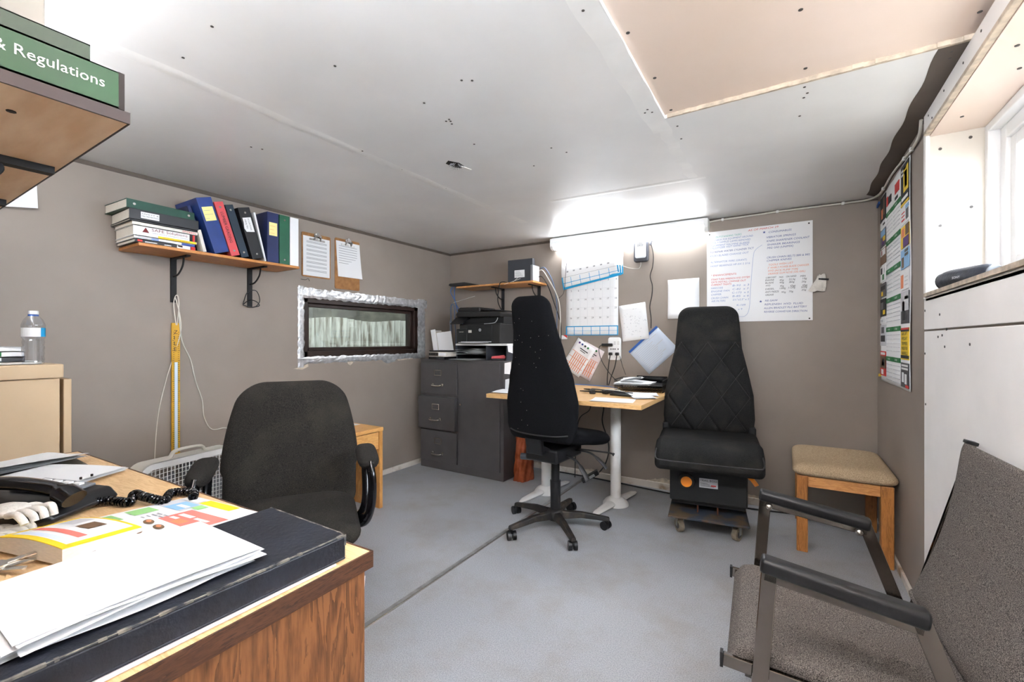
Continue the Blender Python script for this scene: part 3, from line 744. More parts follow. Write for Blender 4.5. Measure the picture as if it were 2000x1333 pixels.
# ---- truck seat on a wheeled dolly
tr = thing('truck_seat', 'black quilted truck seat bolted to a worn steel dolly on casters', 'seat', (-0.420, 2.96, 0), math.radians(8))
bx((-0.215, -0.21, 0.105), (0.215, 0.21, 0.118)).build('dolly_plate', 'dolly_plate', tr, bevel=0.003)
for i, (sx, sy, a) in enumerate(((-1, -1, 0.5), (1, -1, -0.5), (-1, 1, 0.3), (1, 1, -0.2))):
    x, y = sx * 0.155, sy * 0.13; ca, sa = math.cos(a), math.sin(a)
    w = M().cyl((x - ca * 0.014, y - sa * 0.014, 0.038), (x + ca * 0.014, y + sa * 0.014, 0.038), 0.038, n=22, mi=0).cyl((x - ca * 0.0155, y - sa * 0.0155, 0.038), (x + ca * 0.0155, y + sa * 0.0155, 0.038), 0.021, n=14, mi=1)
    wh = w.build('caster', ['caster_tyre', 'black_plastic'], tr, smooth=40)
    f = M()
    for s in (-1, 1):
        f.bar((x + s * ca * 0.019, y + s * sa * 0.019, 0.036), (x + s * ca * 0.019, y + s * sa * 0.019, 0.1), 0.026, 0.003, (ca, sa, 0))
    f.box((x - 0.024, y - 0.024, 0.093), (x + 0.024, y + 0.024, 0.105)); f.build('fork', 'nickel', wh)
for s in (-1, 1): bx((s * 0.055 - 0.004, -0.10, 0.118), (s * 0.055 + 0.004, 0.10, 0.17)).build('upright_plate', 'rust', tr)
bx((-0.20, -0.11, 0.165), (0.20, 0.19, 0.19)).build('base_pan', 'black_matte', tr, bevel=0.004)
sb = bx((-0.21, -0.14, 0.19), (0.21, 0.19, 0.42)).build('suspension_box', 'black_matte', tr, bevel=0.008)
yk = -0.14
kn = M().lathe([(0.0, 0.0), (0.046, 0.0), (0.046, 0.02), (0.034, 0.026), (0.0, 0.026)], 9).build('height_knob', 'soft_black', sb, (-0.115, yk, 0.315), (PI / 2, 0, 0), smooth=30)
M().lathe([(0.0, 0.026), (0.031, 0.026), (0.031, 0.029), (0.0, 0.0295)], 24).build('knob_cap', 'orange_plastic', kn)
t = M().box((-0.045, -0.0025, -0.027), (0.055, 0, 0.027), 0)
t.text('TRAIL BOSS', 0.017, tm(-0.041, -0.0027, 0.010) @ Matrix.Rotation(PI / 2, 4, 'X'), 1, 0.092)
for i in range(4): t.box((-0.04, -0.0027, -0.0 - i * 0.006), (-0.0 + 0.012 * i, -0.0024, -0.002 - i * 0.006), 1)
t.box((0.018, -0.0027, -0.016), (0.045, -0.0024, -0.008), 2)
t.build('rating_plate', ['silver_plastic', 'print_black', 'print_red'], sb, (0.0, yk, 0.312))
M().tube(cat([(0.20, -0.03, 0.36), (0.235, -0.07, 0.345), (0.26, -0.09, 0.315)], 5), 0.012, 8, sx=1.4, sy=0.7).build('release_lever', 'orange_plastic', tr, smooth=60)
# cushion
def cush_box(w, d, z0, z1, lip):
    q = M(); prof = [(-d / 2, z0), (-d / 2, z0 + (z1 - z0) * 0.62), (-d / 2 + 0.03, z1 - 0.02), (-d / 2 + 0.12, z1 + lip), (0, z1), (d / 2 - 0.04, z1 + 0.01), (d / 2, z1 - 0.02), (d / 2, z0 + 0.02)]
    q.prism(prof, w, 'x', -w / 2); return q
cs = cush_box(0.56, 0.50, 0.415, 0.565, 0.012).build('seat_cushion', 'truck_upholstery', tr, (0, -0.09, 0), bevel=0.03, seg=4, smooth=60)
M().tube(cat([(-0.268, -0.20, 0.535), (-0.262, -0.335, 0.505), (-0.20, -0.344, 0.497), (0, -0.345, 0.495), (0.20, -0.344, 0.497), (0.262, -0.335, 0.505), (0.268, -0.20, 0.535)], 6), 0.004, 6).build('piping', 'soft_black', cs, (0, 0.09 - 0.09, 0), smooth=60)
def W4f(v):
    ctrl = [(0, 0.262), (0.12, 0.272), (0.3, 0.265), (0.5, 0.232), (0.66, 0.202), (0.85, 0.19), (1, 0.178)]
    for (a, wa), (b, wb) in zip(ctrl, ctrl[1:]):
        if a <= v <= b: w = wa + (wb - wa) * (v - a) / (b - a); break
    d = (1 - v) * 0.83; r = 0.07
    if d < r: w = w - r + math.sqrt(max(0, r * r - (r - d) ** 2))
    d = v * 0.83; r = 0.04
    if d < r: w = w - r + math.sqrt(max(0, r * r - (r - d) ** 2))
    return w
def quilt(u, v, x, z):
    T = 0.06 * math.sqrt(sup(u, 6) * sup(2 * v - 1, 12))
    g = 0
    if z < 0.585:
        for s in (-1, 1):
            q = (z - 0.585 + s * x * 1.45) / 0.235
            e = abs(q - round(q)) * 0.235 / math.sqrt(1 + 1.45 ** 2)
            g = max(g, math.exp(-(e / 0.007) ** 2))
    g = max(g, math.exp(-((z - 0.585) / 0.006) ** 2))
    return T * (1 - 0.0) - 0.012 * g * min(1, T / 0.04)
q = M(); nu, nv = 110, 190
q.pad(0.83, W4f, quilt, cush(0.05, 5, 12), lambda v: -0.02 * math.sin(v * PI), nu=nu, nv=nv)
tbk = q.build('backrest', 'truck_upholstery', tr, (0, 0.17, 0.555), (math.radians(-6), 0, 0), smooth=80, weld=True)
q = M()
def on_back_pad(x, z):
    w = W4f(z / 0.83); u = x / w; v = z / 0.83
    return (x, -0.02 * math.sin(v * PI) - quilt(u, v, x, z) - 0.0012, z)
for s in (-1, 1):
    for k in range(-6, 4):
        run = []
        for i in range(121):
            x = -0.27 + 0.54 * i / 120; z = 0.585 - s * x * 1.45 + 0.235 * k
            if 0.03 < z < 0.585 and abs(x) < 0.92 * W4f(z / 0.83): run.append(on_back_pad(x, z))
        if len(run) > 4: q.tube(run, 0.0013, 5)
q.tube([on_back_pad(-0.19 + 0.38 * i / 40, 0.585) for i in range(41)], 0.0013, 5)
q.build('stitching', 'print_stitch', tbk)
for s in (-1, 1): M().box((s * 0.255 - 0.02, 0.12, 0.49), (s * 0.255 + 0.02, 0.2, 0.61)).build('recliner_hinge', 'black_matte', tr, bevel=0.01)

# ---- upholstered oak stool
st = thing('stool', 'oak stool with beige padded seat in the corner below the wall planner', 'stool', (0.247, 3.17, 0), 0.0)
def sleg(x, y, d=0.026): return bx((x - d, y - d, 0), (x + d, y + d, 0.415))
for x, y in ((-0.18, -0.255), (0.18, -0.255), (-0.18, 0.255), (0.18, 0.255)):
    sleg(x, y).build('leg', 'stool_oak', st, bevel=0.004)
for s in (-1, 1):
    bx((-0.154, s * 0.255 - 0.012, 0.355), (0.154, s * 0.255 + 0.012, 0.412)).build('apron', 'shelf_pine_x', st, bevel=0.003)
    bx((s * 0.18 - 0.012, -0.229, 0.355), (s * 0.18 + 0.012, 0.229, 0.412)).build('apron', 'stool_oak', st, bevel=0.003)
M().bar((0.17, 0.05, 0.37), (0.17, 0.20, 0.25), 0.012, 0.02).build('corner_brace', 'stool_oak', st)
def W5f(v):
    w = 0.225; L = 0.60; d = min(v, 1 - v) * L; r = 0.04
    if d < r: w = w - r + math.sqrt(max(0, r * r - (r - d) ** 2))
    return w
M().pad(0.60, W5f, cush(0.042, 8, 12), cush(0.03, 10, 16), lambda v: 0, nu=24, nv=30).build('seat_pad', 'beige_cloth', st, (0, -0.30, 0.443), (-PI / 2, 0, 0), smooth=70, weld=True)
# ---- tubular visitor chair in the right foreground (local front is -y)
ac = thing('visitor_armchair', 'grey tweed visitor armchair with chrome flat-bar frame below the window', 'chair', (0.05, 1.46, 0), math.radians(-87))
AW = 0.265
for s in (-1, 1):
    x = s * AW
    fr = M()
    fr.bar((x, -0.10, 0.625), (x, -0.145, 0.0), 0.012, 0.034, (0, 1, 0))
    fr.build('leg', 'dark_chrome', ac, bevel=0.002)
    fr = M().bar((x, 0.165, 0.585), (x, 0.37, 0.0), 0.012, 0.034, (0, 1, 0)); fr.build('leg', 'dark_chrome', ac, bevel=0.002)
    fr = M().bar((x, -0.112, 0.604), (x, 0.172, 0.563), 0.012, 0.022); b = fr.build('arm_bar', 'dark_chrome', ac, bevel=0.002)
    q = M(); rr = M().prism(round_rect(0.046, 0.036, 0.013), 0.30, 'y', 0)
    rr.build('arm_pad', 'black_plastic', b, (x, -0.118, 0.632), (math.atan2(-0.045, 0.29), 0, 0), bevel=0.006, smooth=50)
    for y, z in ((-0.09, 0.597), (0.15, 0.562)):
        M().lathe([(0.0, -0.011), (0.008, -0.009), (0.011, 0), (0.008, 0.009), (0, 0.011)], 10, c=(x - s * 0.012, y, z)).build('bolt', 'nickel', b, smooth=60)
    fr = M().bar((x - s * 0.028, -0.20, 0.362), (x - s * 0.028, 0.33, 0.33), 0.014, 0.03); fr.build('seat_rail', 'dark_chrome', ac, bevel=0.002)
    M().bar((x - s * 0.028, -0.206, 0.362), (x - s * 0.028, -0.199, 0.362), 0.018, 0.036).build('rail_cap', 'black_plastic', ac)
M().bar((-0.235, 0.30, 0.33), (0.235, 0.30, 0.33), 0.03, 0.014).build('cross_bar', 'dark_chrome', ac)
M().bar((-0.235, -0.10, 0.352), (0.235, -0.10, 0.352), 0.03, 0.014).build('cross_bar', 'dark_chrome', ac)
def seatf(u, v):
    return ((u - 0.5) * 0.47, -0.195 + 0.50 * v, 0.408 - 0.03 * v - 0.012 * math.sin(PI * u) * math.sin(PI * v) - 0.05 * max(0, 0.10 - v) ** 2 / 0.01)
q = M(); n1, n2 = 16, 18
top = [seatf(i / n1, j / n2) for j in range(n2 + 1) for i in range(n1 + 1)]
q.add(top, [(j * (n1 + 1) + i, j * (n1 + 1) + i + 1, (j + 1) * (n1 + 1) + i + 1, (j + 1) * (n1 + 1) + i) for j in range(n2) for i in range(n1)])
o = q.build('seat', 'tweed', ac, smooth=80); md = o.modifiers.new('solid', 'SOLIDIFY'); md.thickness = 0.032; md.offset = -1
md = o.modifiers.new('bevel', 'BEVEL'); md.width = 0.008; md.segments = 2; md.limit_method = 'ANGLE'
q = M()
q.pad(0.475, lambda v: 0.285 - (0.02 * (1 - v)), cush(0.016, 14, 14), cush(0.014, 14, 14), lambda v: 0.02 * math.sin(v * PI), nu=24, nv=24)
bk = q.build('backrest', 'tweed', ac, (0, 0.278, 0.40), (math.radians(-14.5), 0, 0), smooth=70, weld=True)
M().tube(cat([(-0.267, 0.0, 0.005), (-0.15, 0.004, -0.012), (0, 0.006, -0.016), (0.15, 0.004, -0.012), (0.267, 0.0, 0.005)], 6), 0.012, 8, sx=0.9, sy=1.0).build('hem_roll', 'tweed', bk, smooth=60)
for s in (-1, 1):
    M().bar((s * 0.275, 0.012, -0.04), (s * 0.275, 0.014, 0.478), 0.014, 0.014).build('back_post', 'dark_chrome', bk, bevel=0.002)
    bx((s * 0.27 - 0.014, -0.006, 0.474), (s * 0.27 + 0.014, 0.02, 0.484)).build('post_cap', 'black_plastic', bk, bevel=0.002)

# ---- small oak desk against the left wall
sd = thing('side_desk', 'small honey-oak desk with one drawer against the left wall behind the swivel chair', 'desk', (0, 0, 0))
SX, SY0, SY1, SZ = -2.37, 1.45, 2.13, 0.556
bx((XL + 0.016, SY0, SZ - 0.024), (SX, SY1, SZ)).build('desk_top', 'oak_y', sd, bevel=0.002)
for y in (SY0 + 0.002, SY1 - 0.03): bx((XL + 0.02, y, 0), (SX - 0.004, y + 0.028, SZ - 0.024)).build('end_panel', 'oak_z', sd, bevel=0.002)
d = bx((SX - 0.03, SY0 + 0.034, SZ - 0.145), (SX - 0.010, SY1 - 0.034, SZ - 0.030)).build('drawer', 'oak_y', sd, bevel=0.002)
bx((XL + 0.02, SY0 + 0.03, 0.12), (XL + 0.035, SY1 - 0.03, SZ - 0.024)).build('back_panel', 'oak_y', sd)

# ---- beige cupboard left of the desk
bc = thing('beige_cupboard', 'beige painted cupboard with lidded top at the left edge, bottle standing on it', 'cupboard', (0, 0, 0))
bx((XL + 0.02, 0.0, 0), (-2.40, 0.535, 1.005)).build('cupboard_body', 'beige_paint', bc, bevel=0.003)
bx((XL + 0.02, -0.003, 1.007), (-2.395, 0.545, 1.06)).build('lid', 'beige_paint', bc, bevel=0.004)
bx((XL + 0.02, 0.548, 0), (-2.415, 0.572, 1.0)).build('side_panel', 'beige_paint', bc, bevel=0.003)

# ---- box fan standing on the floor by the left wall
fan = thing('box_fan', 'white box fan with square grille standing on the floor by the left wall', 'fan', (-2.80, 1.13, 0), math.radians(10))
# local: faces +x, width along y
FS = 0.53; d2 = 0.055
def rr_frame(w, h, r, inner, x0, x1):
    q = M(); a = round_rect(w, h, r, 6); b = round_rect(w - 2 * inner, h - 2 * inner, max(0.01, r - inner), 6); n = len(a)
    vs = [(x0, p[0], p[1]) for p in a] + [(x0, p[0], p[1]) for p in b] + [(x1, p[0], p[1]) for p in a] + [(x1, p[0], p[1]) for p in b]
    fs = []
    for i in range(n):
        j = (i + 1) % n
        fs += [(i, j, j + n, i + n), (2 * n + j, 2 * n + i, 3 * n + i, 3 * n + j), (j, i, 2 * n + i, 2 * n + j), (i + n, j + n, j + 3 * n, i + 3 * n)]
    q.add(vs, fs); return q
rr_frame(FS, FS, 0.07, 0.012, -d2, d2).build('fan_housing', 'offwhite_plastic', fan, (0, 0, FS / 2), smooth=40)
g = rr_frame(FS, FS, 0.07, 0.03, d2 - 0.012, d2 + 0.002)
gr = g.build('grille_rim', 'white_plastic', fan, (0, 0, FS / 2), smooth=40)
q = M()
for k in range(1, 27):
    y = -FS / 2 + 0.02 + k * (FS - 0.04) / 27
    q.bar((d2, y, -FS / 2 + 0.03), (d2, y, FS / 2 - 0.03), 0.003, 0.003)
for k in range(1, 22):
    z = -FS / 2 + 0.02 + k * (FS - 0.04) / 22
    q.tube([(d2 - 0.002, -FS / 2 + 0.03 + i * (FS - 0.06) / 10, z + 0.012 * math.sin(PI * i / 10)) for i in range(11)], 0.0018, 5)
q.build('grille_wires', 'white_plastic', gr)['kind'] = 'stuff'
b = M().cyl((-0.02, 0, 0), (0.03, 0, 0), 0.05, n=20)
for k in range(5):
    a = k * 2 * PI / 5
    def blade(u, v, a=a):
        r = 0.05 + u * 0.165; th = a + (v - 0.5) * (0.75 + 0.3 * u); return (0.02 - 0.045 * v, r * math.cos(th), r * math.sin(th))
    b.sheet(blade, 6, 6)
b.build('fan_blades', 'grey_plastic', fan, (0, 0, FS / 2), smooth=60, solid=0.003)
M().tube(cat([(0.0, -0.11, FS - 0.012), (0.0, -0.09, FS + 0.004), (0.0, -0.06, FS + 0.032), (0.0, 0.06, FS + 0.032), (0.0, 0.09, FS + 0.004), (0.0, 0.14, FS - 0.012)], 6), 0.010, 8, sx=1.6, sy=0.8).build('carry_handle', 'offwhite_plastic', fan, smooth=60)
for s in (-1, 1): bx((-0.085, s * 0.18 - 0.012, 0), (0.085, s * 0.18 + 0.012, 0.012)).build('foot', 'offwhite_plastic', fan, bevel=0.003)

# ---- wall shelves
def bracket(par, loc, rz, arm, up, m='black_matte'):
    b = bpy.data.objects.new('bracket', None)
    q = M().box((-0.014, 0, -up), (0.014, 0.010, 0)).box((-0.010, 0, -0.008), (0.010, arm, 0))
    q.tube(cat([(0, 0.008, -0.105), (0, arm * 0.35, -0.095), (0, arm * 0.62, -0.055), (0, arm * 0.70, -0.008)], 6), 0.005, 6)
    q.cyl((0, 0.010, -0.03), (0, 0.0125, -0.03), 0.004, n=8).cyl((0, 0.010, -0.14), (0, 0.0125, -0.14), 0.004, n=8)
    return q.build('bracket', m, par, loc, (0, 0, rz), smooth=40)
sh = thing('binder_shelf', 'honey-oak wall shelf on two black brackets carrying binders and books', 'shelf', (0, 0, 0))
bx((XL, 0.876, 1.618), (-2.69, 1.715, 1.634)).build('board', 'shelf_oak', sh, bevel=0.002)
for y in (1.116, 1.534): bracket(sh, (XL, y, 1.618), -PI / 2, 0.19, 0.25)
s2 = thing('modem_shelf', 'short oak wall shelf on black brackets holding the modem above the printer', 'shelf', (0, 0, 0))
bx((-2.66, 3.28, 1.648), (-1.83, YB, 1.664)).build('board', 'shelf_pine_x', s2, bevel=0.002)
for x in (-2.30, -1.91): bracket(s2, (x, YB, 1.648), PI, 0.19, 0.22)
s3 = thing('manual_shelf', 'pale wooden shelf with dark edge overhead at the left, green manuals on it', 'shelf', (0, 0, 0))
bx((-1.95, YF, 1.52), (-0.955, 0.296, 1.538)).build('board', 'shelf_pale', s3, bevel=0.001)
bx((-0.955, YF, 1.5195), (-0.951, 0.298, 1.5385)).build('edge_band', 'shelf_edge_dark', s3)
bx((-1.95, 0.296, 1.5195), (-0.955, 0.2985, 1.5385)).build('edge_band', 'shelf_edge_dark', s3)
for x in (-1.335, -1.75):
    q = M().box((x - 0.014, YF, 1.27), (x + 0.014, YF + 0.01, 1.52)).box((x - 0.012, YF, 1.505), (x + 0.012, 0.287, 1.52), 0)
    q.tube(cat([(x, YF + 0.01, 1.40), (x, 0.06, 1.41), (x, 0.13, 1.45), (x, 0.19, 1.475), (x, 0.21, 1.495), (x, 0.20, 1.51)], 6), 0.008, 8)
    q.build('bracket', 'black_matte', s3, smooth=40)
t = M(); t.cyl((-1.06, 0.18, 1.5205), (-1.06, 0.18, 1.5185), 0.006, n=8); t.build('screw_hole', 'dark_gap', s3)
# ================================================================== binders and books
DOWN = Matrix(((0, 0, 1, 0), (0, 1, 0, 0), (-1, 0, 0, 0), (0, 0, 0, 1)))     # lettering read downwards on a +x spine
FACE = Matrix(((0, 0, 1, 0), (1, 0, 0, 0), (0, 1, 0, 0), (0, 0, 0, 1)))      # lettering read upright on a +x spine
def binder(label, y, z, t, h, m, tilt=0.0, depth=0.25, x=-2.693, grommet=True, group='binders on the oak shelf', rot=None, name='ring_binder'):
    b = thing(name, label, 'binder', (x, y, z), group=group, rot=rot if rot else (math.radians(tilt), 0, 0))
    c = M().box((-depth, 0, 0), (0, 0.003, h)).box((-depth, t - 0.003, 0), (0, t, h)).box((-0.003, 0, 0), (0, t, h))
    c.build('cover', m, b, bevel=0.0015)
    bx((-depth + 0.01, 0.006, 0.008), (-0.02, t - 0.006, h - 0.012)).build('pages', 'paper_page', b)
    if grommet:
        for zz in (0.028, h - 0.03):
            M().cyl((-0.001, t / 2, zz), (0.0018, t / 2, zz), 0.006, n=12).build('grommet', 'nickel', b)
    return b
def sticker(b, y0, y1, z0, z1, m, lines, lm='print_black', name='spine_label', x=0.0):
    q = M().box((x - 0.0005, y0, z0), (x + 0.0008, y1, z1), 0)
    for k, l in enumerate(lines):
        zz = z1 - (z1 - z0) * (k + 1) / (len(lines) + 0.6)
        if isinstance(l, str): q.text(l, (z1 - z0) / (len(lines) + 1) * 0.85, tm(x + 0.001, y0 + 0.003, zz) @ FACE, 1, (y1 - y0) - 0.006)
        else: q.box((x, y0 + 0.004, zz), (x + 0.001, y0 + 0.004 + (y1 - y0 - 0.008) * l, zz + 0.0015), 1)
    return q.build(name, [m, lm], b)
SHZ = 1.634
b = binder('wide bright blue binder with yellow label, leftmost of the leaning binders', 1.216, SHZ, 0.078, 0.30, 'vinyl_blue', 18.3, grommet=False)
sticker(b, 0.012, 0.068, 0.175, 0.25, 'paper_yellow', [0.7, 0.9, 0.4], 'print_grey')
b = binder('coral red binder lettered in black pen, leaning on the shelf', 1.302, SHZ, 0.048, 0.30, 'vinyl_red', 17.8)
M().text('LUMBER GRADING', 0.022, tm(0.0012, 0.016, 0.245) @ DOWN, 0, 0.17).build('lettering', 'print_black', b)
binder('thin dark teal binder leaning between the red and black binders', 1.357, SHZ, 0.044, 0.298, 'vinyl_teal', 17.6)
b = binder('black binder with torn white label leaning on the shelf', 1.420, SHZ, 0.068, 0.298, 'vinyl_black', 16.6)
q = M().prism([(0.012, 0.16), (0.058, 0.155), (0.058, 0.24), (0.010, 0.24), (0.010, 0.215), (0.004, 0.18)], 0.0015, 'x', -0.0005, 0)
q.text('OCCUPATIONAL', 0.013, tm(0.0013, 0.037, 0.235) @ DOWN, 1, 0.07); q.text('HEALTH', 0.013, tm(0.0013, 0.018, 0.23) @ DOWN, 1, 0.05)
q.build('spine_label', ['paper', 'print_black'], b)
binder('thin white binder leaning right of the black binder', 1.4915, SHZ, 0.011, 0.288, 'vinyl_white', 13.5, grommet=False)
b = binder('upright navy blue binder with yellow label', 1.507, SHZ, 0.072, 0.307, 'vinyl_navy', 0.3, grommet=False)
sticker(b, 0.012, 0.062, 0.165, 0.245, 'paper_yellow', [0.8, 0.6, 0.7], 'print_orange')
binder('upright mid-green binder near the right end of the shelf', 1.583, SHZ, 0.066, 0.307, 'vinyl_midgreen', 0)
binder('upright white binder at the right end of the shelf', 1.652, SHZ, 0.058, 0.307, 'vinyl_white', 0, grommet=False)
binder('small blue and white booklet peeking out behind the blue binder', 1.190, SHZ, 0.018, 0.262, 'vinyl_navy', 18.3, depth=0.17, x=-2.76, grommet=False)
binder('narrow grey magazine leaning against the stacked books', 1.158, SHZ, 0.018, 0.118, 'paper_cream', 14.0, depth=0.06, grommet=False, name='magazine')
# stack lying flat: spine faces +x
def book(label, z, th, y0, y1, spine, pages='paper_page', x=-2.695, depth=0.235, rz=0.0, group='books and binders stacked flat on the oak shelf', name='book', cat_='book', cover=None):
    b = thing(name, label, cat_, (x, y0, z), rz, group)
    L = y1 - y0; c = 0.0018
    M().box((-depth, 0, 0), (0, L, c)).box((-depth, 0, th - c), (0, L, th)).box((-c, 0, 0), (0, L, th)).build('cover', cover or spine, b)
    bx((-depth + 0.003, 0.003, c + 0.0004), (-c - 0.0006, L - 0.003, th - c - 0.0004)).build('pages', pages, b)
    return b
def spine_print(b, rects, mats, texts=()):
    q = M()
    for (y0, y1, z0, z1, mi) in rects: q.box((-0.0004, y0, z0), (0.0006, y1, z1), mi)
    for (body, size, y, z, w, mi) in texts: q.text(body, size, tm(0.0009, y, z) @ FACE, mi, w)
    o = q.build('spine_print', mats, b); o['kind'] = 'stuff'; return o
b = book('black-spined catalogue with red and white patches at the bottom of the shelf stack', SHZ + 0.0005, 0.017, 0.862, 1.122, 'vinyl_black')
spine_print(b, [(0.01, 0.03, 0.004, 0.013, 0), (0.04, 0.09, 0.004, 0.008, 1), (0.12, 0.15, 0.003, 0.007, 1), (0.175, 0.235, 0.0, 0.017, 1), (0.18, 0.2, 0.006, 0.015, 0), (0.238, 0.258, 0.0, 0.017, 0)], ['print_red', 'paper'])
b = book('thin white paperback with blue corner, second from the bottom of the shelf stack', 1.652, 0.015, 0.858, 1.118, 'paper')
spine_print(b, [(0.015, 0.07, 0.004, 0.010, 0), (0.07, 0.10, 0.001, 0.012, 1), (0.20, 0.26, 0.0, 0.012, 2)], ['print_light', 'print_paleblue', 'print_blue'])
b = book('thick white SAFE Solutions catalogue in the shelf stack', 1.6675, 0.0485, 0.856, 1.128, 'paper')
q = M().box((-0.0004, 0.10, 0.001), (0.0006, 0.27, 0.0115), 0).box((-0.0004, 0.238, 0.012), (0.0006, 0.252, 0.047), 2).box((-0.0004, 0.252, 0.012), (0.0006, 0.262, 0.047), 1).box((-0.0004, 0.263, 0.012), (0.0006, 0.272, 0.047), 2)
q.prism([(0.035, 0.019), (0.063, 0.019), (0.049, 0.044)], 0.0008, 'x', 0, 3)
q.text('SAFE Solutions', 0.020, tm(0.0009, 0.072, 0.030) @ FACE, 3, 0.155).text('Safety and first emergency solutions', 0.008, tm(0.0009, 0.075, 0.019) @ FACE, 4, 0.155)
q.text('Workwear and protection', 0.006, tm(0.0012, 0.12, 0.0045) @ FACE, 2, 0.12)
o = q.build('spine_print', ['print_yellow', 'print_red', 'print_black', 'print_maroon', 'print_grey'], b); o['kind'] = 'stuff'
b = book('slim cream catalogue with upside-down red lettering above the SAFE Solutions book', 1.7165, 0.018, 0.852, 1.132, 'paper_cream')
q = M(); q.text('TOPRING', 0.013, tm(0.0009, 0.275, 0.014) @ FACE @ Matrix.Rotation(PI, 4, 'Z'), 0, 0.065); q.build('spine_print', 'print_red', b)
book('thin black folder in the shelf stack under the black binder', 1.735, 0.009, 0.842, 1.136, 'vinyl_black', depth=0.25)
b = book('black ring binder with white label lying on the shelf stack', 1.7445, 0.050, 0.840, 1.134, 'vinyl_black', depth=0.25, rz=math.radians(-1), name='ring_binder', cat_='binder')
sticker(b, 0.045, 0.12, 0.010, 0.041, 'paper', ['SAFETY &', 'FIRE PREVENTION'])
b = book('dark green ring binder lying on top of the shelf stack', 1.795, 0.043, 0.830, 1.122, 'vinyl_green', depth=0.25, rz=math.radians(2.5), name='ring_binder', cat_='binder')
for yy in (0.03, 0.265): M().cyl((-0.001, yy, 0.022), (0.0018, yy, 0.022), 0.006, n=12).build('grommet', 'nickel', b)

# overhead shelf at the left
b = book('thick green safety manual lettered & Regulations on the overhead shelf', 1.541, 0.060, -0.06, 0.283, 'book_green', x=-0.953, depth=0.15, group='green manuals on the overhead shelf', name='manual')
M().text('Act & Regulations', 0.023, tm(0.0009, 0.165, 0.026) @ FACE, 0, 0.160).build('lettering', 'paper_cream', b)
M().box((-0.15, 0.343, -0.001), (0.0, 0.351, 0.0605)).build('end_tab', 'dark_gap', b)
book('flat dark green manual on top of the thick green manual', 1.602, 0.026, -0.06, 0.248, 'book_darkgreen', x=-0.956, depth=0.15, group='green manuals on the overhead shelf', name='manual')
fb = thing('file_box', 'grey-beige card file box standing on the overhead shelf behind the manuals', 'box')
bx((-1.42, -0.05, 1.5385), (-1.116, 0.23, 1.87)).build('box_body', 'box_card', fb, bevel=0.003)
bx((-1.425, -0.05, 1.82), (-1.1155, 0.2305, 1.875)).build('box_lid', 'box_card', fb, bevel=0.003)

# ================================================================== on the left wall
def clipboard(label, Mx, w, h, paper, lines):
    c = pthing('clipboard', label, 'clipboard', Mx, 'clipboards above the inner window')
    M().prism(round_rect(w, h, 0.012), 0.004, 'z', 0).build('board', 'hardboard', c)
    x0, x1, y0, y1 = paper
    s = M(); s.sheet(lambda u, v: (x0 + (x1 - x0) * u + 0.02 * (1 - v) * lines, y0 + (y1 - y0) * v, 0.006 + 0.012 * lines * (1 - v) ** 2 * u), 6, 8); s.build('paper_sheet', 'paper', c, solid=0.001)
    q = M()
    n = 8 if not lines else 12
    for k in range(n):
        yy = y1 - 0.035 - k * (y1 - y0 - 0.05) / n
        if lines and k > 7: break
        for j in range(6):
            xx = x0 + 0.025 + j * (x1 - x0 - 0.05) / 6
            for r in range(2 if not lines else 1):
                q.box((xx, yy - r * 0.008 - 0.003, 0.0078), (xx + (x1 - x0) / 8, yy - r * 0.008, 0.0086))
    q.build('print', 'print_grey', c)
    k = M().box((-0.062, h / 2 - 0.052, 0.006), (0.062, h / 2 - 0.038, 0.014)).prism(round_rect(0.055, 0.05, 0.02, cx=0, cy=h / 2 - 0.02), 0.006, 'z', 0.010)
    k.tube(cat([(-0.025, h / 2 - 0.045, 0.012), (-0.02, h / 2 - 0.02, 0.03), (0.02, h / 2 - 0.02, 0.03), (0.025, h / 2 - 0.045, 0.012)], 5), 0.006, 8)
    k.cyl((0, h / 2 + 0.0, 0.008), (0, h / 2 + 0.0, 0.02), 0.012, n=12)
    k.build('clip', 'chrome', c, smooth=40)
    return c
clipboard('hardboard clipboard holding a full printed table, beside the binder shelf', on_left(2.012, 1.775), 0.235, 0.32, (-0.108, 0.108, -0.15, 0.135), 0)
clipboard('larger hardboard clipboard with short white sheet hanging above the inner window', on_left(2.283, 1.75), 0.23, 0.392, (-0.108, 0.112, -0.10, 0.175), 1)
M().tube(cat([(XL, 1.89, 1.592), (XL + 0.01, 1.92, 1.59), (XL + 0.012, 1.94, 1.60), (XL + 0.004, 1.955, 1.585)], 5), 0.0018, 6).build('bent_nail', 'screw', wall_left)
p = M().sheet(lambda u, v: (XL + 0.004 + 0.02 * (1 - v), 0.46 + 0.12 * u, 1.74 + 0.11 * v + 0.02 * u), 4, 4).build('wall_note', 'paper', solid=0.001)
tag(p, 'white note on the left wall just below the overhead shelf', 'paper')
rl = thing('yellow_ruler', 'yellow wooden stick thermometer-ruler hanging by a string from the shelf bracket', 'ruler', (XL + 0.014, 1.124, 0.50))
bx((-0.010, -0.020, 0), (0.004, 0.020, 0.752)).build('stick', 'yellow_wood', rl, bevel=0.003)
q = M().box((0.0042, -0.007, 0.02), (0.0050, 0.007, 0.53), 0)
for k in range(60): q.box((0.0042, 0.009, 0.02 + k * 0.0115), (0.0050, 0.018 if k % 5 == 0 else 0.014, 0.0225 + k * 0.0115), 1).box((0.0042, -0.018 if k % 5 == 0 else -0.014, 0.02 + k * 0.0115), (0.0050, -0.009, 0.0225 + k * 0.0115), 1)
for k, c in enumerate('ZILE'): q.text(c, 0.03, tm(0.0052, -0.012, 0.69 - k * 0.032) @ FACE, 1)
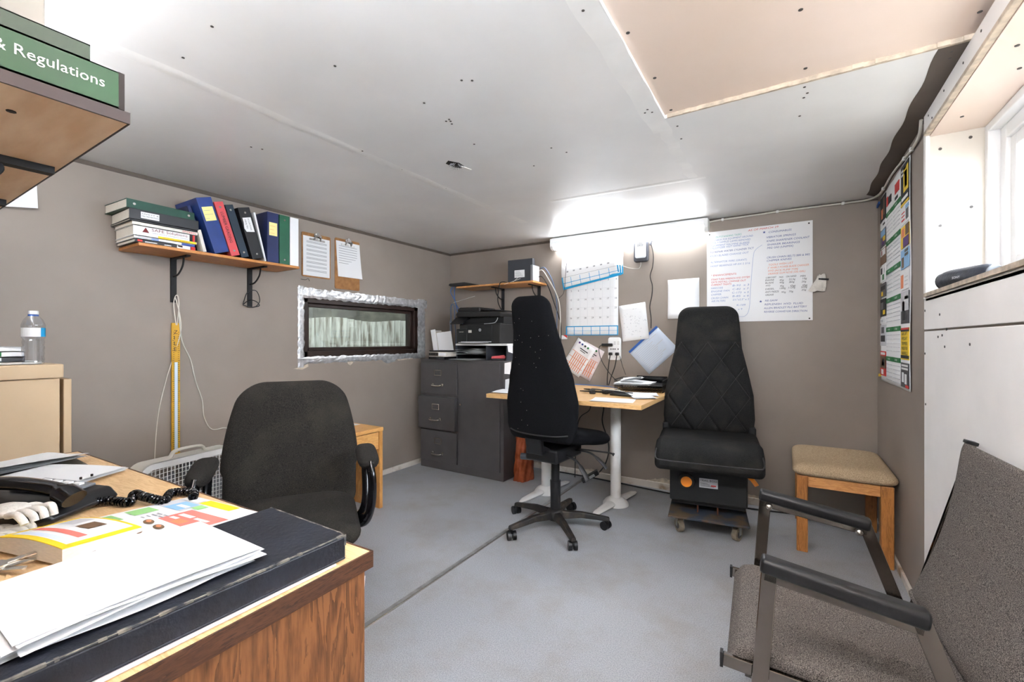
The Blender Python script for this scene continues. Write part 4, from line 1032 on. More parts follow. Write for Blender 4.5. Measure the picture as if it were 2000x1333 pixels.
q.box((0.0042, 0.0075, 0.02), (0.0050, 0.0085, 0.53), 2).box((0.0042, -0.0085, 0.02), (0.0050, -0.0075, 0.53), 2)
q.build('scale_print', ['paper_blue', 'print_black', 'print_teal'], rl)
M().tube(cat([(0.005, 0.0, 0.74), (0.006, -0.012, 0.85), (0.008, -0.006, 0.90), (0.010, 0.006, 0.905), (0.008, 0.012, 0.85), (0.006, 0.004, 0.74)], 6), 0.0022, 6).build('hanging_string', 'string', rl, smooth=60)
cable('pull_cord', [(XL + 0.02, 1.118, 1.40), (XL + 0.022, 1.14, 1.30), (XL + 0.02, 1.145, 1.20), (XL + 0.012, 1.11, 1.05), (XL + 0.006, 1.08, 0.93), (XL + 0.006, 1.045, 0.75), (XL + 0.006, 1.03, 0.55), (XL + 0.006, 1.03, 0.40)], 0.0024, 'string', 'thin white cord running down the wall left of the yellow ruler', 'cord')
cable('fan_cord', [(XL + 0.022, 1.135, 1.34), (XL + 0.02, 1.15, 1.16), (XL + 0.006, 1.20, 1.04), (XL + 0.005, 1.225, 0.92), (XL + 0.005, 1.26, 0.80), (XL + 0.005, 1.27, 0.70), (XL + 0.006, 1.31, 0.62), (XL + 0.012, 1.38, 0.616), (XL + 0.03, 1.42, 0.60)], 0.003, 'cable_grey', 'pale grey cord curving down the wall right of the yellow ruler', 'cord')
gl = thing('safety_glasses', 'black-framed safety glasses hanging from the right shelf bracket', 'glasses', (XL + 0.03, 1.534, 1.38))
q = M().tube(cat([(0.0, -0.055, 0.0), (0.01, -0.035, 0.075), (0.012, 0.0, 0.095), (0.01, 0.03, 0.085), (0.0, 0.05, 0.03), (0.0, 0.015, -0.012), (0, -0.055, -0.003)], 6), 0.0028, 6); q.build('temple', 'black_plastic', gl, smooth=60)
M().tube(cat([(0.0, -0.055, 0.0), (0.01, -0.02, 0.03), (0.012, 0.02, 0.025), (0.006, 0.045, 0.0), (0.0, 0.01, -0.012)], 6), 0.003, 6).build('frame', 'black_plastic', gl, smooth=60)

# ================================================================== on the beige cupboard
bt = thing('water_bottle', 'clear plastic water bottle with blue label and white cap on the beige cupboard', 'bottle', (-2.46, 0.475, 1.0605))
prof = [(0.026, 0.0), (0.031, 0.004)]
for k in range(9): prof += [(0.0315 if k % 2 else 0.0285, 0.008 + k * 0.011)]
prof += [(0.0322, 0.104), (0.0322, 0.142), (0.033, 0.146), (0.033, 0.152), (0.026, 0.172), (0.016, 0.186), (0.013, 0.19), (0.013, 0.196)]
q = M().lathe(prof, 28); q.build('bottle_body', 'bottle_plastic', bt, smooth=70)
q = M()
for k in range(28):
    a0, a1 = 2 * PI * k / 28, 2 * PI * (k + 1) / 28; r = 0.0328
    q.quad([(r * math.cos(a0), r * math.sin(a0), 0.106), (r * math.cos(a1), r * math.sin(a1), 0.106), (r * math.cos(a1), r * math.sin(a1), 0.14), (r * math.cos(a0), r * math.sin(a0), 0.14)], 0 if 14 <= (k + 12) % 28 <= 21 else 1)
q.build('bottle_label', ['print_cyan', 'vinyl_white'], bt)
M().lathe([(0.0, 0.205), (0.014, 0.205), (0.0145, 0.196), (0.0145, 0.192), (0, 0.192)], 20).build('cap', 'white_plastic', bt, smooth=40)
M().lathe([(0.0145, 0.185), (0.015, 0.187), (0.0145, 0.191)], 20).build('collar', 'tape_blue', bt)
for k, (z, th, m, pr, lab, y1) in enumerate(((1.0605, 0.010, 'paper_cream', None, 'cream pad under the paperbacks on the beige cupboard', 0.50), (1.071, 0.018, 'vinyl_black', 'print_light', 'black-spined paperback beside the water bottle', 0.46), (1.0895, 0.020, 'paper', 'print_green', 'pale green-patterned paperback in the pile beside the water bottle', 0.458), (1.110, 0.018, 'paper', None, 'white paperback on top of the pile beside the water bottle', 0.45))):
    b = book(lab, z, th, 0.12, y1, m, x=-2.50 if k else -2.47, depth=0.2, group='paperbacks on the beige cupboard', name='paperback')
    if pr: spine_print(b, [(0.06, 0.12, 0.004, th - 0.004, 0), (0.2, 0.28, 0.003, th - 0.003, 0)], [pr])

# ================================================================== on the small oak desk
e = M().prism([(-2.86, 1.86), (-2.60, 1.86), (-2.57, 2.02), (-2.62, 2.06), (-2.86, 2.04)], 0.004, 'z', 0.5565).build('envelope', 'hardboard')
e.data.materials[0] = mat('manila', (226, 190, 140), 0.8); tag(e, 'tan manila envelope on the small oak desk', 'envelope')
tag(M().prism([(-2.84, 1.95), (-2.60, 1.95), (-2.58, 2.11), (-2.84, 2.10)], 0.0006, 'z', 0.5562).build('paper_sheet', 'paper'), 'white sheet under the manila envelope', 'paper')
rd = thing('handheld_radio', 'black handheld radio with orange trim lying on the small oak desk', 'radio', (-2.46, 1.86, 0.557), 0.5)
bx((-0.025, -0.07, 0), (0.025, 0.07, 0.03)).build('radio_body', 'black_plastic', rd, bevel=0.008)
bx((-0.0255, -0.04, 0.008), (0.0255, -0.01, 0.031)).build('trim_band', 'orange_plastic', rd, bevel=0.002)
cable('spectacles_cord', [(-2.80, 1.84, 0.565), (-2.76, 1.90, 0.60), (-2.72, 1.96, 0.612), (-2.69, 1.99, 0.59), (-2.70, 1.96, 0.566), (-2.74, 1.90, 0.563)], 0.003, 'cable_black', 'loop of thin black cable on the manila envelope', 'cable')
# ================================================================== foreground desk clutter
DT = 0.7413
bd = thing('black_binder', 'worn black leather-look binder lying along the right end of the foreground desk', 'binder', (-0.702, 0.540, DT + 0.001), math.radians(-0.5))
BW, BL, BH = 0.252, 0.44, 0.046
M().box((-BW, -BL, BH - 0.005), (0, 0, BH)).build('cover', 'binder_leather', bd, bevel=0.004)
M().box((-BW, -BL, 0), (0, 0, 0.005)).build('cover', 'binder_leather', bd, bevel=0.002)
M().box((-0.008, -BL, 0.003), (0, 0, BH - 0.003)).build('spine', 'binder_leather', bd, bevel=0.003)
bx((-BW + 0.006, -BL + 0.008, 0.0055), (-0.012, -0.008, BH - 0.0055)).build('pages', 'paper_page', bd)
q = M()
random.seed(21)
y = -BL
while y < -0.004:
    st_ = random.uniform(0.004, 0.014); w = random.choice([0.0008, 0.0012, 0.002, 0.0035, 0.0045])
    q.box((-w, y, BH - w * 0.7), (0.0005, min(y + st_, 0), BH + 0.0003)); y += st_
x = -BW
while x < -0.004:
    st_ = random.uniform(0.004, 0.012); w = random.choice([0.0006, 0.001, 0.002, 0.003])
    q.box((x, -w, BH - w * 0.7), (min(x + st_, 0), 0.0005, BH + 0.0003)); x += st_
q.box((-0.012, -0.004, BH - 0.02), (0.0006, 0.0006, BH + 0.0003))
q.build('worn_edges', 'worn_edge', bd)['kind'] = 'stuff'
ps = thing('paper_stack', 'loose stack of white paper on the black binder', 'papers', (-0.738, 0.405, DT + BH + 0.0016), 0.0)
random.seed(4)
for k in range(9):
    o1, o2, r = random.uniform(-0.006, 0.006), random.uniform(-0.012, 0.008), random.uniform(-0.03, 0.03)
    def f(u, v, k=k):
        z = 0.0012 + k * 0.0019 + 0.004 * math.sin(PI * v) * (k / 9) + (0.0035 * math.sin(6 * v + k) * u if k < 8 else 0.002 * u)
        return (-0.216 + 0.216 * u, -0.279 + 0.279 * v, max(0.001 + k * 0.0008, z))
    s = M().sheet(f, 8, 10).build('paper_sheet', 'paper', ps, (o1 if k < 8 else 0, o2 if k < 8 else 0, 0.0), (0, 0, r if k < 8 else 0), smooth=60)
tag(M().prism([(-0.02, -0.5), (0.0, -0.5), (0.0, -0.06), (-0.03, -0.04), (-0.2, -0.04), (-0.2, -0.5)], 0.0008, 'z', 0.7408).build('paper_sheet', 'paper_pinkish', loc=(-0.6955, 0.575, 0.0006), rot=(0, 0, 0)), 'sheet of paper peeking out under the black binder', 'paper')
# flyers and phone book
def flyer(label, pts, z, rects, mats, base_m='paper', th=0.0015, name='flyer', wav=0.0):
    f = thing(name, label, 'flyer', (0, 0, 0), group='flyers on the foreground desk')
    A, B, C_, D_ = [Vector((p[0], p[1], 0)) for p in pts]
    def pt(u, v, dz=0.0):
        p = (A * (1 - u) + B * u) * (1 - v) + (D_ * (1 - u) + C_ * u) * v
        return (p.x, p.y, z + dz + wav * math.sin(PI * v))
    M().sheet(lambda u, v: pt(u, v), 8, 8).build('sheet', base_m, f, solid=th)
    q = M()
    for (u0, v0, u1, v1, mi) in rects:
        q.sheet(lambda u, v: pt(u0 + (u1 - u0) * u, v0 + (v1 - v0) * v, th / 2 + 0.0006 + 0.0001 * mi), 3, 3, mi)
    q.build('print', mats, f)
    return f
flyer('white grocery flyer with yellow, blue and red panels lying open on the foreground desk', [(-1.36, 0.26), (-1.10, 0.30), (-1.06, 0.575), (-1.32, 0.545)], DT + 0.0025,
      [(0.02, 0.72, 0.4, 0.96, 0), (0.30, 0.90, 0.75, 0.99, 1), (0.02, 0.90, 0.28, 0.97, 5), (0.14, 0.72, 0.36, 0.88, 2), (0.45, 0.52, 0.98, 0.78, 3), (0.05, 0.3, 0.25, 0.42, 4), (0.05, 0.5, 0.22, 0.66, 4), (0.38, 0.8, 0.5, 0.88, 4), (0.62, 0.55, 0.76, 0.62, 7), (0.5, 0.66, 0.68, 0.7, 5), (0.5, 0.6, 0.6, 0.63, 5), (0.72, 0.66, 0.9, 0.69, 5), (0.2, 0.78, 0.35, 0.82, 5), (0.82, 0.82, 0.96, 0.95, 5)] + [(0.04 + 0.1 * (k % 4), 0.08 + 0.05 * (k // 4), 0.10 + 0.1 * (k % 4), 0.1 + 0.05 * (k // 4), 6 if k % 3 else 7) for k in range(18)] + [(0.3 + 0.1 * (k % 2), 0.5 + 0.035 * (k // 2), 0.38 + 0.1 * (k % 2), 0.512 + 0.035 * (k // 2), 6) for k in range(8)],
      ['print_light', 'print_yellow', 'print_sky', 'print_salmon', 'print_palegreen', 'paper', 'print_grey', 'print_orange'])
f = flyer('glossy leaflet with four pizza pictures on the open flyer', [(-1.24, 0.275), (-1.11, 0.285), (-1.09, 0.435), (-1.23, 0.425)], DT + 0.008, [(0.05, 0.06, 0.35, 0.12, 0), (0.6, 0.05, 0.95, 0.09, 1)], ['print_red', 'print_grey'], wav=0.004, name='leaflet')
q = M()
for x, y in ((-1.20, 0.36), (-1.15, 0.37), (-1.19, 0.405), (-1.14, 0.405)):
    q.lathe([(0.0, 0.0012), (0.010, 0.001), (0.012, 0)], 16, 0, (x, y, DT + 0.0125), 1.5, 0.7); q.lathe([(0.0, 0.0014), (0.006, 0.0012)], 12, 1, (x, y, DT + 0.0128), 1.5, 0.7)
q.build('pizza_pictures', ['print_brown', 'print_orange'], f)
pb = thing('phone_book', 'thick phone book with yellow cover border on the foreground desk', 'book', (-1.30, 0.20, DT + 0.0045), 0.25)
def pbf(u, v): return (0.20 * u, 0.13 * v, 0.030 - 0.012 * v + 0.008 * math.sin(PI * u) - 0.006 * (1 - u))
q = M().sheet(pbf, 12, 8); q.build('cover', 'print_yellow', pb, solid=0.0015)
q = M()
for (u0, v0, u1, v1, mi) in ((0.10, 0.10, 0.93, 0.95, 0), (0.12, 0.12, 0.9, 0.22, 1), (0.14, 0.3, 0.85, 0.42, 2), (0.15, 0.6, 0.4, 0.9, 3), (0.5, 0.55, 0.7, 0.8, 4)):
    q.sheet(lambda u, v: tuple(Vector(pbf(u0 + (u1 - u0) * u, v0 + (v1 - v0) * v)) + Vector((0, 0, 0.0012 + 0.0002 * mi))), 6, 3, mi)
q.build('cover_print', ['paper', 'paper_blue', 'print_salmon', 'print_light', 'print_brown'], pb)
q = M(); n = 12
vs = [pbf(i / n, j) for j in (0, 1) for i in range(n + 1)]
vs2 = [(p[0], p[1], 0) for p in vs]; K = len(vs)
fs = [(i, i + 1, i + n + 2, i + n + 1) for i in range(n)] + [(i + K, i + n + 1 + K, i + n + 2 + K, i + 1 + K) for i in range(n)]
fs += [(i, i + K, i + 1 + K, i + 1) for i in range(n)] + [(i + n + 1, i + n + 2, i + n + 2 + K, i + n + 1 + K) for i in range(n)] + [(0, n + 1, n + 1 + K, K), (n, n + K, 2 * n + 1 + K, 2 * n + 1)]
q.add([(p[0], p[1], p[2] - (0.001 if i < K else 0)) for i, p in enumerate(vs + vs2)], fs); q.build('pages', 'paper_page', pb)
# telephone
tp = thing('desk_phone', 'black desk telephone with raised handset on the foreground desk', 'telephone', (-1.52, 0.30, DT), 0.55)
q = M().prism([(-0.11, 0.0), (0.10, 0.0), (0.125, 0.012), (0.10, 0.038), (-0.10, 0.058), (-0.12, 0.03)], 0.17, 'y', -0.085)
q.build('phone_base', 'black_plastic', tp, bevel=0.008, smooth=50)
hs = M(); path = cat([(-0.165, -0.045, 0.062), (-0.10, -0.045, 0.080), (0.0, -0.045, 0.083), (0.09, -0.045, 0.070), (0.135, -0.045, 0.048)], 7)
hs.tube(path, [0.026 if (i < 6 or i > len(path) - 7) else 0.019 for i in range(len(path))], 12, sx=1.1, sy=0.75); hs.build('handset', 'black_gloss', tp, smooth=70)
bx((-0.06, -0.01, 0.050), (0.07, 0.07, 0.056)).build('keypad_panel', 'grey_plastic', tp, rot=(0, math.radians(5.5), 0), bevel=0.002)
q = M()
for i in range(4):
    for j in range(3): q.box((-0.045 + i * 0.027, 0.0 + j * 0.021, 0.056), (-0.027 + i * 0.027, 0.013 + j * 0.021, 0.060))
q.build('keys', 'white_plastic', tp, rot=(0, math.radians(5.5), 0))
def coil(pts, R, turns, r):
    P = cat(pts, 24); out = []; N = len(P)
    for k in range(N * 6):
        s = k / (N * 6 - 1) * (N - 1); i = min(int(s), N - 2); f = s - i; p = P[i].lerp(P[i + 1], f); d = (P[i + 1] - P[i]).normalized()
        a = d.cross(Vector((0, 0, 1))).normalized(); b = a.cross(d); th = 2 * PI * turns * k / (N * 6 - 1)
        out.append(p + a * R * math.cos(th) + b * R * math.sin(th))
    return M().tube(out, r, 5)
cd = coil([(-1.445, 0.375, DT + 0.016), (-1.43, 0.41, DT + 0.011), (-1.38, 0.43, DT + 0.011), (-1.44, 0.46, DT + 0.011), (-1.36, 0.455, DT + 0.02), (-1.32, 0.48, DT + 0.011), (-1.37, 0.515, DT + 0.011), (-1.33, 0.545, DT + 0.011), (-1.285, 0.53, DT + 0.011)], 0.0085, 60, 0.0028).build('coiled_cord', 'black_gloss', smooth=70)
tag(cd, 'black coiled telephone cord on the foreground desk', 'cord')
# gloves
def glove(label, loc, rz):
    g = thing('work_glove', label, 'glove', loc, rz, 'gloves beside the telephone'); g.scale = (0.72, 0.72, 0.72)
    q = M(); P = cat([(-0.10, 0, 0.012), (-0.03, 0.004, 0.028), (0.03, 0.0, 0.035), (0.06, 0.0, 0.030)], 5)
    q.tube(P, [0.026, 0.027, 0.030, 0.033, 0.035, 0.037, 0.038, 0.038, 0.037, 0.036, 0.034, 0.032, 0.030, 0.028, 0.026, 0.02][:len(P)], 12, sx=1.2, sy=0.5)
    for k in range(4):
        y = -0.027 + k * 0.018
        q.tube(cat([(0.05, y, 0.03), (0.085, y * 1.2, 0.036), (0.11, y * 1.3, 0.022 + 0.006 * k), (0.118, y * 1.35, 0.012)], 5), 0.0095, 8)
    q.tube(cat([(0.0, 0.03, 0.025), (0.03, 0.055, 0.03), (0.055, 0.062, 0.018)], 5), 0.010, 8)
    return q.build('glove_shell', 'glove_cloth', g, smooth=75)
glove('white cloth work glove lying on top of the other beside the telephone', (-1.385, 0.225, DT + 0.032), 0.45)
glove('white cloth work glove half under the other beside the telephone', (-1.37, 0.18, DT + 0.0), 0.75)
wp = thing('keyring', 'bunch of metal keys with a purple tag beside the phone book', 'keys', (-1.165, 0.175, DT + 0.001), 0.3)
M().prism(round_rect(0.06, 0.05, 0.012), 0.004, 'z', 0).build('tag', 'print_purple', wp, (-0.03, -0.01, 0.002), (0.1, 0, 0.3))
for k in range(3): M().prism([(-0.01, -0.012), (0.012, -0.012), (0.014, -0.005), (0.05, -0.005), (0.052, 0.0), (0.05, 0.005), (0.014, 0.006), (0.01, 0.013), (-0.01, 0.012)], 0.0025, 'z', 0.006 + 0.004 * k).build('key', 'nickel', wp, (-0.01, 0.01, 0), (0.1, -0.05, 0.3 + 0.5 * k))
# papers at the far left of the desk
tag(M().prism([(-2.19, 0.10), (-1.92, 0.10), (-1.90, 0.50), (-2.18, 0.51)], 0.002, 'z', DT + 0.0002).build('desk_blotter', 'tarp'), 'grey card folder with dark edge under papers on the foreground desk', 'folder')
bx((-1.95, 0.10, DT + 0.0004), (-1.915, 0.50, DT + 0.003)).build('folder_edge', 'vinyl_navy', bpy.data.objects['desk_blotter'])
def crumple(label, loc, rz, w, d, amp, n, seed, group='papers at the far end of the foreground desk', m='paper', bend=0.0):
    random.seed(seed); c = thing('paper_pile', label, 'papers', loc, rz, group)
    for k in range(n):
        a, b, e = random.uniform(0, 6), random.uniform(0, 6), random.uniform(-0.05, 0.05)
        def f(u, v): return (w * (u - 0.5), d * (v - 0.5), 0.0012 + k * 0.0035 + amp * (0.5 + 0.5 * math.sin(4 * u + a)) * (0.5 + 0.5 * math.sin(3 * v + b)) + bend * u * u)
        M().sheet(f, 8, 8).build('paper_sheet', m, c, (random.uniform(-0.01, 0.01), random.uniform(-0.01, 0.01), 0), (0, 0, e), smooth=60)
    return c
crumple('white curled sheets at the far left corner of the foreground desk', (-2.08, 0.37, DT + 0.003), 0.25, 0.22, 0.26, 0.012, 4, 1, bend=0.015)
c = crumple('stapled form papers beside the telephone on the foreground desk', (-1.83, 0.395, DT + 0.003), 0.45, 0.27, 0.20, 0.005, 4, 2)
q = M()
for k in range(3): q.cyl((0.125, -0.06 + 0.03 * k, 0.012), (0.125, -0.06 + 0.03 * k, 0.019), 0.003, n=8)
q.build('punch_holes', 'dark_gap', c)
crumple('flat white sheet in front of the curled sheets on the foreground desk', (-1.93, 0.19, DT + 0.003), 0.3, 0.28, 0.18, 0.006, 2, 6)

# ================================================================== on and beside the filing cabinet
CT = 0.9865
og = thing('desk_organizer', 'white-topped paper organizer under the printer on the grey cabinet', 'organizer', (0, 0, 0))
OX0, OX1, OY0, OY1 = -2.53, -1.985, 3.11, 3.46
bx((OX0, OY0, 1.110), (OX1, OY1, 1.127)).build('top_board', 'white_plastic', og, bevel=0.002)
for x in (OX0, -2.205, OX1 - 0.012): bx((x, OY0 + 0.01, CT), (x + 0.012, OY1, 1.110)).build('divider', 'slate_plastic', og)
bx((OX0 + 0.012, OY1 - 0.01, CT), (OX1 - 0.012, OY1, 1.110)).build('back_panel', 'soft_black', og)
bx((OX0 + 0.0122, OY0 + 0.012, 1.028), (-2.2052, OY1 - 0.012, 1.034)).build('shelf', 'soft_black', og)
M().prism([(3.115, 1.125), (3.20, 1.125), (3.20, 1.045), (3.13, 1.06)], 0.001, 'x', OX1 + 0.0005).build('taped_note', 'paper', og)
random.seed(9)
pp = thing('paper_pile', 'crumpled white papers stuffed in the organizer under the printer', 'papers', (-2.365, 3.18, 1.0345))
for k in range(5):
    a = random.uniform(0, 6)
    M().sheet(lambda u, v: (0.27 * (u - 0.5), 0.26 * (v - 0.58), 0.002 + k * 0.010 + 0.010 * math.sin(5 * u + a) * (1 - v) * (0.5 + 0.5 * math.sin(a)) + 0.010 * (1 - v) * math.sin(PI * u) - 0.012 * max(0, 0.35 - v)), 10, 8).build('paper_sheet', 'paper', pp, smooth=60, rot=(0, 0, random.uniform(-0.02, 0.02)))
pp = thing('paper_pile', 'white papers hanging over the front edge of the grey cabinet', 'papers', (-2.40, 3.10, CT))
for k in range(3): M().sheet(lambda u, v: (0.28 * (u - 0.5) - 0.02 * k, -0.10 + 0.20 * v + 0.015 * k, 0.001 + 0.002 * k - 0.10 * max(0, 0.15 - v) * (1 - u) * 0.0), 6, 6).build('paper_sheet', 'paper', pp, rot=(0, 0, -0.2 + 0.12 * k))
rs = thing('stapler', 'red and black stapler in the right bay of the organizer', 'stapler', (-2.09, 3.14, CT), 0.5)
bx((-0.06, -0.015, 0), (0.06, 0.015, 0.012)).build('stapler_base', 'soft_black', rs, bevel=0.003)
M().prism([(-0.06, 0.014), (0.06, 0.014), (0.065, 0.03), (0.05, 0.045), (-0.055, 0.034)], 0.03, 'y', -0.015).build('stapler_arm', 'vinyl_red', rs, bevel=0.004)
# printer
pr = thing('printer', 'black multifunction laser printer on the organizer', 'printer', (-2.515, 3.115, 1.1275))
PWD, PD = 0.465, 0.31
bx((0.02, 0.0, 0.0), (PWD, PD, 0.175)).build('printer_body', 'soft_black', pr, bevel=0.012)
bx((0.02, 0.05, 0.17), (PWD, PD, 0.235)).build('tray_recess', 'black_matte', pr, bevel=0.006)
M().prism([(0.0, 0.235), (PWD, 0.228), (PWD + 0.01, 0.262), (PWD - 0.02, 0.272), (0.01, 0.285), (-0.01, 0.262)], PD - 0.02, 'y', -0.01).build('scanner', 'soft_black', pr, bevel=0.008)
M().prism([(-0.006, 0.285), (0.24, 0.277), (0.235, 0.318), (0.02, 0.322), (-0.005, 0.31)], PD - 0.05, 'y', 0.01).build('document_feeder', 'soft_black', pr, bevel=0.01)
M().prism([(0.20, 0.292), (0.44, 0.282), (0.44, 0.288), (0.30, 0.300), (0.20, 0.304)], PD - 0.09, 'y', 0.03).build('feeder_tray', 'black_plastic', pr, bevel=0.002)
cp = M().prism([(-0.02, 0.0), (-0.105, -0.055), (-0.105, -0.066), (-0.005, -0.02), (0.05, -0.02), (0.05, 0.0)], 0.135, 'x', -0.03); cp = cp.build('control_panel', 'black_plastic', pr, (0, 0.04, 0.235), bevel=0.003)
q = M()
for i in range(4):
    for j in range(3): q.box((0.035 + i * 0.014, -0.08 + j * 0.015, 0.0), (0.045 + i * 0.014, -0.071 + j * 0.015, 0.003), 0)
q.box((-0.015, -0.065, 0), (0.02, -0.045, 0.003), 1); q.build('buttons', ['grey_plastic', 'print_teal'], cp, (0, 0.0, -0.012), (math.radians(33), 0, 0))
bx((0.0, -0.012, 0.005), (0.115, 0.02, 0.13)).build('toner_door', 'black_plastic', pr, bevel=0.006)
bx((0.115, -0.006, 0.03), (0.38, 0.01, 0.16)).build('front_door', 'black_plastic', pr, bevel=0.004)
q = M().box((0.10, -0.075, 0.012), (0.37, 0.02, 0.018), 0).box((0.08, -0.085, 0.007), (0.34, 0.01, 0.012), 1); q.build('paper_tray', ['silver_plastic', 'paper'], pr, bevel=0.001)
q = M(); q.cyl((0.255, -0.006, 0.118), (0.255, -0.0085, 0.118), 0.013, n=20, mi=0); q.text('hp', 0.019, tm(0.2455, -0.0092, 0.113) @ Matrix.Rotation(PI / 2, 4, 'X'), 1, 0.019, 0.2)
q.text('LaserJet', 0.012, tm(0.03, -0.0125, 0.10) @ Matrix.Rotation(PI / 2, 4, 'X'), 2, 0.05); q.box((0.13, -0.0075, 0.095), (0.165, -0.006, 0.118), 2)
q.build('badge', ['silver_plastic', 'black_plastic', 'paper_cream'], pr)
M().tube(cat([(0.30, -0.006, 0.170), (0.40, -0.008, 0.176), (0.43, -0.008, 0.195), (0.44, -0.006, 0.22)], 5), 0.003, 6).build('tray_lip', 'silver_plastic', pr, smooth=60)
# white ring binder propped open and drive unit
wb = thing('ring_binder', 'white ring binder propped open against the wall on the grey cabinet', 'binder', (-2.835, 3.17, CT), math.radians(12), rot=(math.radians(0), math.radians(-9), math.radians(14)))
bx((0.0, 0.0, 0.0), (0.05, 0.006, 0.27)).build('spine', 'vinyl_white', wb, bevel=0.002)
bx((-0.002, 0.006, 0.0), (0.004, 0.22, 0.27)).build('cover', 'vinyl_white', wb, bevel=0.002)
bx((0.05, 0.008, 0.0), (0.19, 0.014, 0.235)).build('cover', 'vinyl_white', wb, rot=(0, 0, 0.35), bevel=0.002)
bx((0.008, 0.008, 0.004), (0.045, 0.20, 0.25)).build('pages', 'paper_page', wb)
for k, (z, th, m, lab) in enumerate(((0.0, 0.024, 'black_gloss', 'flat black drive box on the grey cabinet'), (0.0245, 0.042, 'paper_page', 'thick ring-bound catalogue on the flat black drive box'), (0.067, 0.012, 'vinyl_black', 'thin black notebook on top of the ring-bound catalogue'))):
    b = thing(('drive_box', 'catalogue', 'notebook')[k], lab, ('device', 'book', 'notebook')[k], (-2.645, 3.085 + 0.0, CT + z), -0.12 + 0.1 * k)
    bx((-0.105 + 0.005 * k, -0.09, 0), (0.105, 0.09, th)).build(('case', 'page_block', 'cover')[k], m, b, bevel=0.002)
    if k == 1:
        q = M()
        for i in range(14): q.box((-0.095 + i * 0.008, -0.094, 0.006), (-0.0915 + i * 0.008, -0.089, 0.036))
        q.build('binding', 'soft_black', b)
        bx((0.02, -0.0915, 0.008), (0.10, -0.0895, 0.034)).build('label_strip', 'paper', b)
# notes on the cabinet's side
for k, (y0, y1, z0, z1, lab) in enumerate(((2.0 + 1.04, 3.14, 0.872, 0.975, 'upper white note stuck on the side of the grey cabinet'), (3.05, 3.17, 0.745, 0.84, 'lower white note stuck on the side of the grey cabinet'))):
    tag(M().prism([(y0, z0 + 0.01), (y1, z0), (y1, z1), (y0 + 0.004, z1 - 0.006)], 0.001, 'x', CX1 + 0.0008).build('wall_note', 'paper'), lab, 'paper')
# modem shelf things
SZ2 = 1.6645
md_ = thing('modem', 'upright black modem with white label on the short shelf', 'modem', (-2.00, 3.37, SZ2), math.radians(2))
bx((-0.125, -0.022, 0.008), (0.125, 0.022, 0.205)).build('modem_case', 'slate_plastic', md_, bevel=0.004)
bx((-0.11, -0.04, 0), (0.11, 0.04, 0.012)).build('stand', 'black_plastic', md_, bevel=0.003)
q = M().box((-0.055, -0.0235, 0.045), (0.045, -0.0222, 0.11), 0)
for k in range(5): q.box((-0.05, -0.024, 0.056 + k * 0.01), (0.03 - 0.008 * k, -0.0233, 0.0585 + k * 0.01), 1)
q.build('rating_label', ['paper', 'print_grey'], md_)
M().bar((-0.06, -0.045, 0.005), (0.04, -0.05, 0.07), 0.003, 0.002).bar((0.04, -0.05, 0.07), (0.05, -0.048, 0.05), 0.003, 0.002).bar((-0.12, -0.10, -0.02), (0.02, -0.05, 0.03), 0.004, 0.002).build('cable_tie', 'white_plastic', md_)
ph_ = thing('network_adapter', 'slim silver-edged network box standing right of the modem', 'device', (-1.862, 3.37, SZ2))
bx((-0.012, -0.06, 0), (0.012, 0.06, 0.14)).build('case', 'grey_plastic', ph_, bevel=0.005); bx((0.011, -0.055, 0.006), (0.0135, 0.055, 0.134)).build('side_trim', 'silver_plastic', ph_, bevel=0.001)
rt = thing('router', 'flat black router overhanging the left end of the short shelf', 'router', (-2.60, 3.36, SZ2), 0.15)
M().prism([(-0.15, 0.012), (-0.13, 0.004), (0.15, 0.0), (0.17, 0.006), (0.02, 0.036), (-0.14, 0.030)], 0.15, 'y', -0.085).build('router_case', 'black_plastic', rt, bevel=0.006)
cable('network_cable', [(-2.735, 3.32, 1.668), (-2.745, 3.30, 1.62), (-2.72, 3.34, 1.53), (-2.73, 3.38, 1.44), (-2.70, 3.44, 1.3), (-2.69, 3.48, 1.15)], 0.004, 'cable_blue', 'blue network cable hanging from the flat black router')
cable('network_cable', [(-2.72, 3.33, 1.668), (-2.715, 3.32, 1.60), (-2.735, 3.36, 1.52), (-2.70, 3.40, 1.42), (-2.67, 3.45, 1.3), (-2.66, 3.48, 1.15)], 0.004, 'cable_blue', 'second blue network cable beside the first one under the router')
tag(M().bar((-2.735, 3.33, 1.52), (-2.53, 3.40, 1.578), 0.004, 0.002).build('cable_tie', 'white_plastic'), 'white zip tie sticking out from the blue network cables', 'cable tie')
cable('modem_lead', [(-2.115, 3.35, 1.67), (-2.15, 3.27, 1.668), (-2.17, 3.265, 1.60), (-2.20, 3.30, 1.5), (-2.22, 3.40, 1.42)], 0.004, 'cable_black', 'black lead dropping from the modem in front of the short shelf')
cable('corner_cable', [(-2.925, 3.515, 0.99), (-2.923, 3.52, 1.2), (-2.925, 3.52, 1.40), (-2.924, 3.52, 1.50), (-2.90, 3.515, 1.525), (-2.875, 3.515, 1.49), (-2.87, 3.515, 1.35), (-2.852, 3.51, 1.2), (-2.85, 3.51, 1.0)], 0.0055, 'cable_slate', 'slate-blue cable looped up the corner beside the printer')
cable('corner_cable', [(-2.935, 3.52, 0.99), (-2.933, 3.525, 1.12), (-2.936, 3.522, 1.26), (-2.934, 3.52, 1.36)], 0.009, 'grey_plastic', 'grey jacketed cable with connector standing in the wall corner')
cable('modem_cable', [(-1.855, 3.44, 1.77), (-1.82, 3.44, 1.765), (-1.77, 3.46, 1.68), (-1.71, 3.49, 1.55), (-1.685, 3.50, 1.42), (-1.69, 3.51, 1.2), (-1.72, 3.51, 0.79)], 0.005, 'cable_grey', 'grey cable arching from the network box down behind the tall chair')
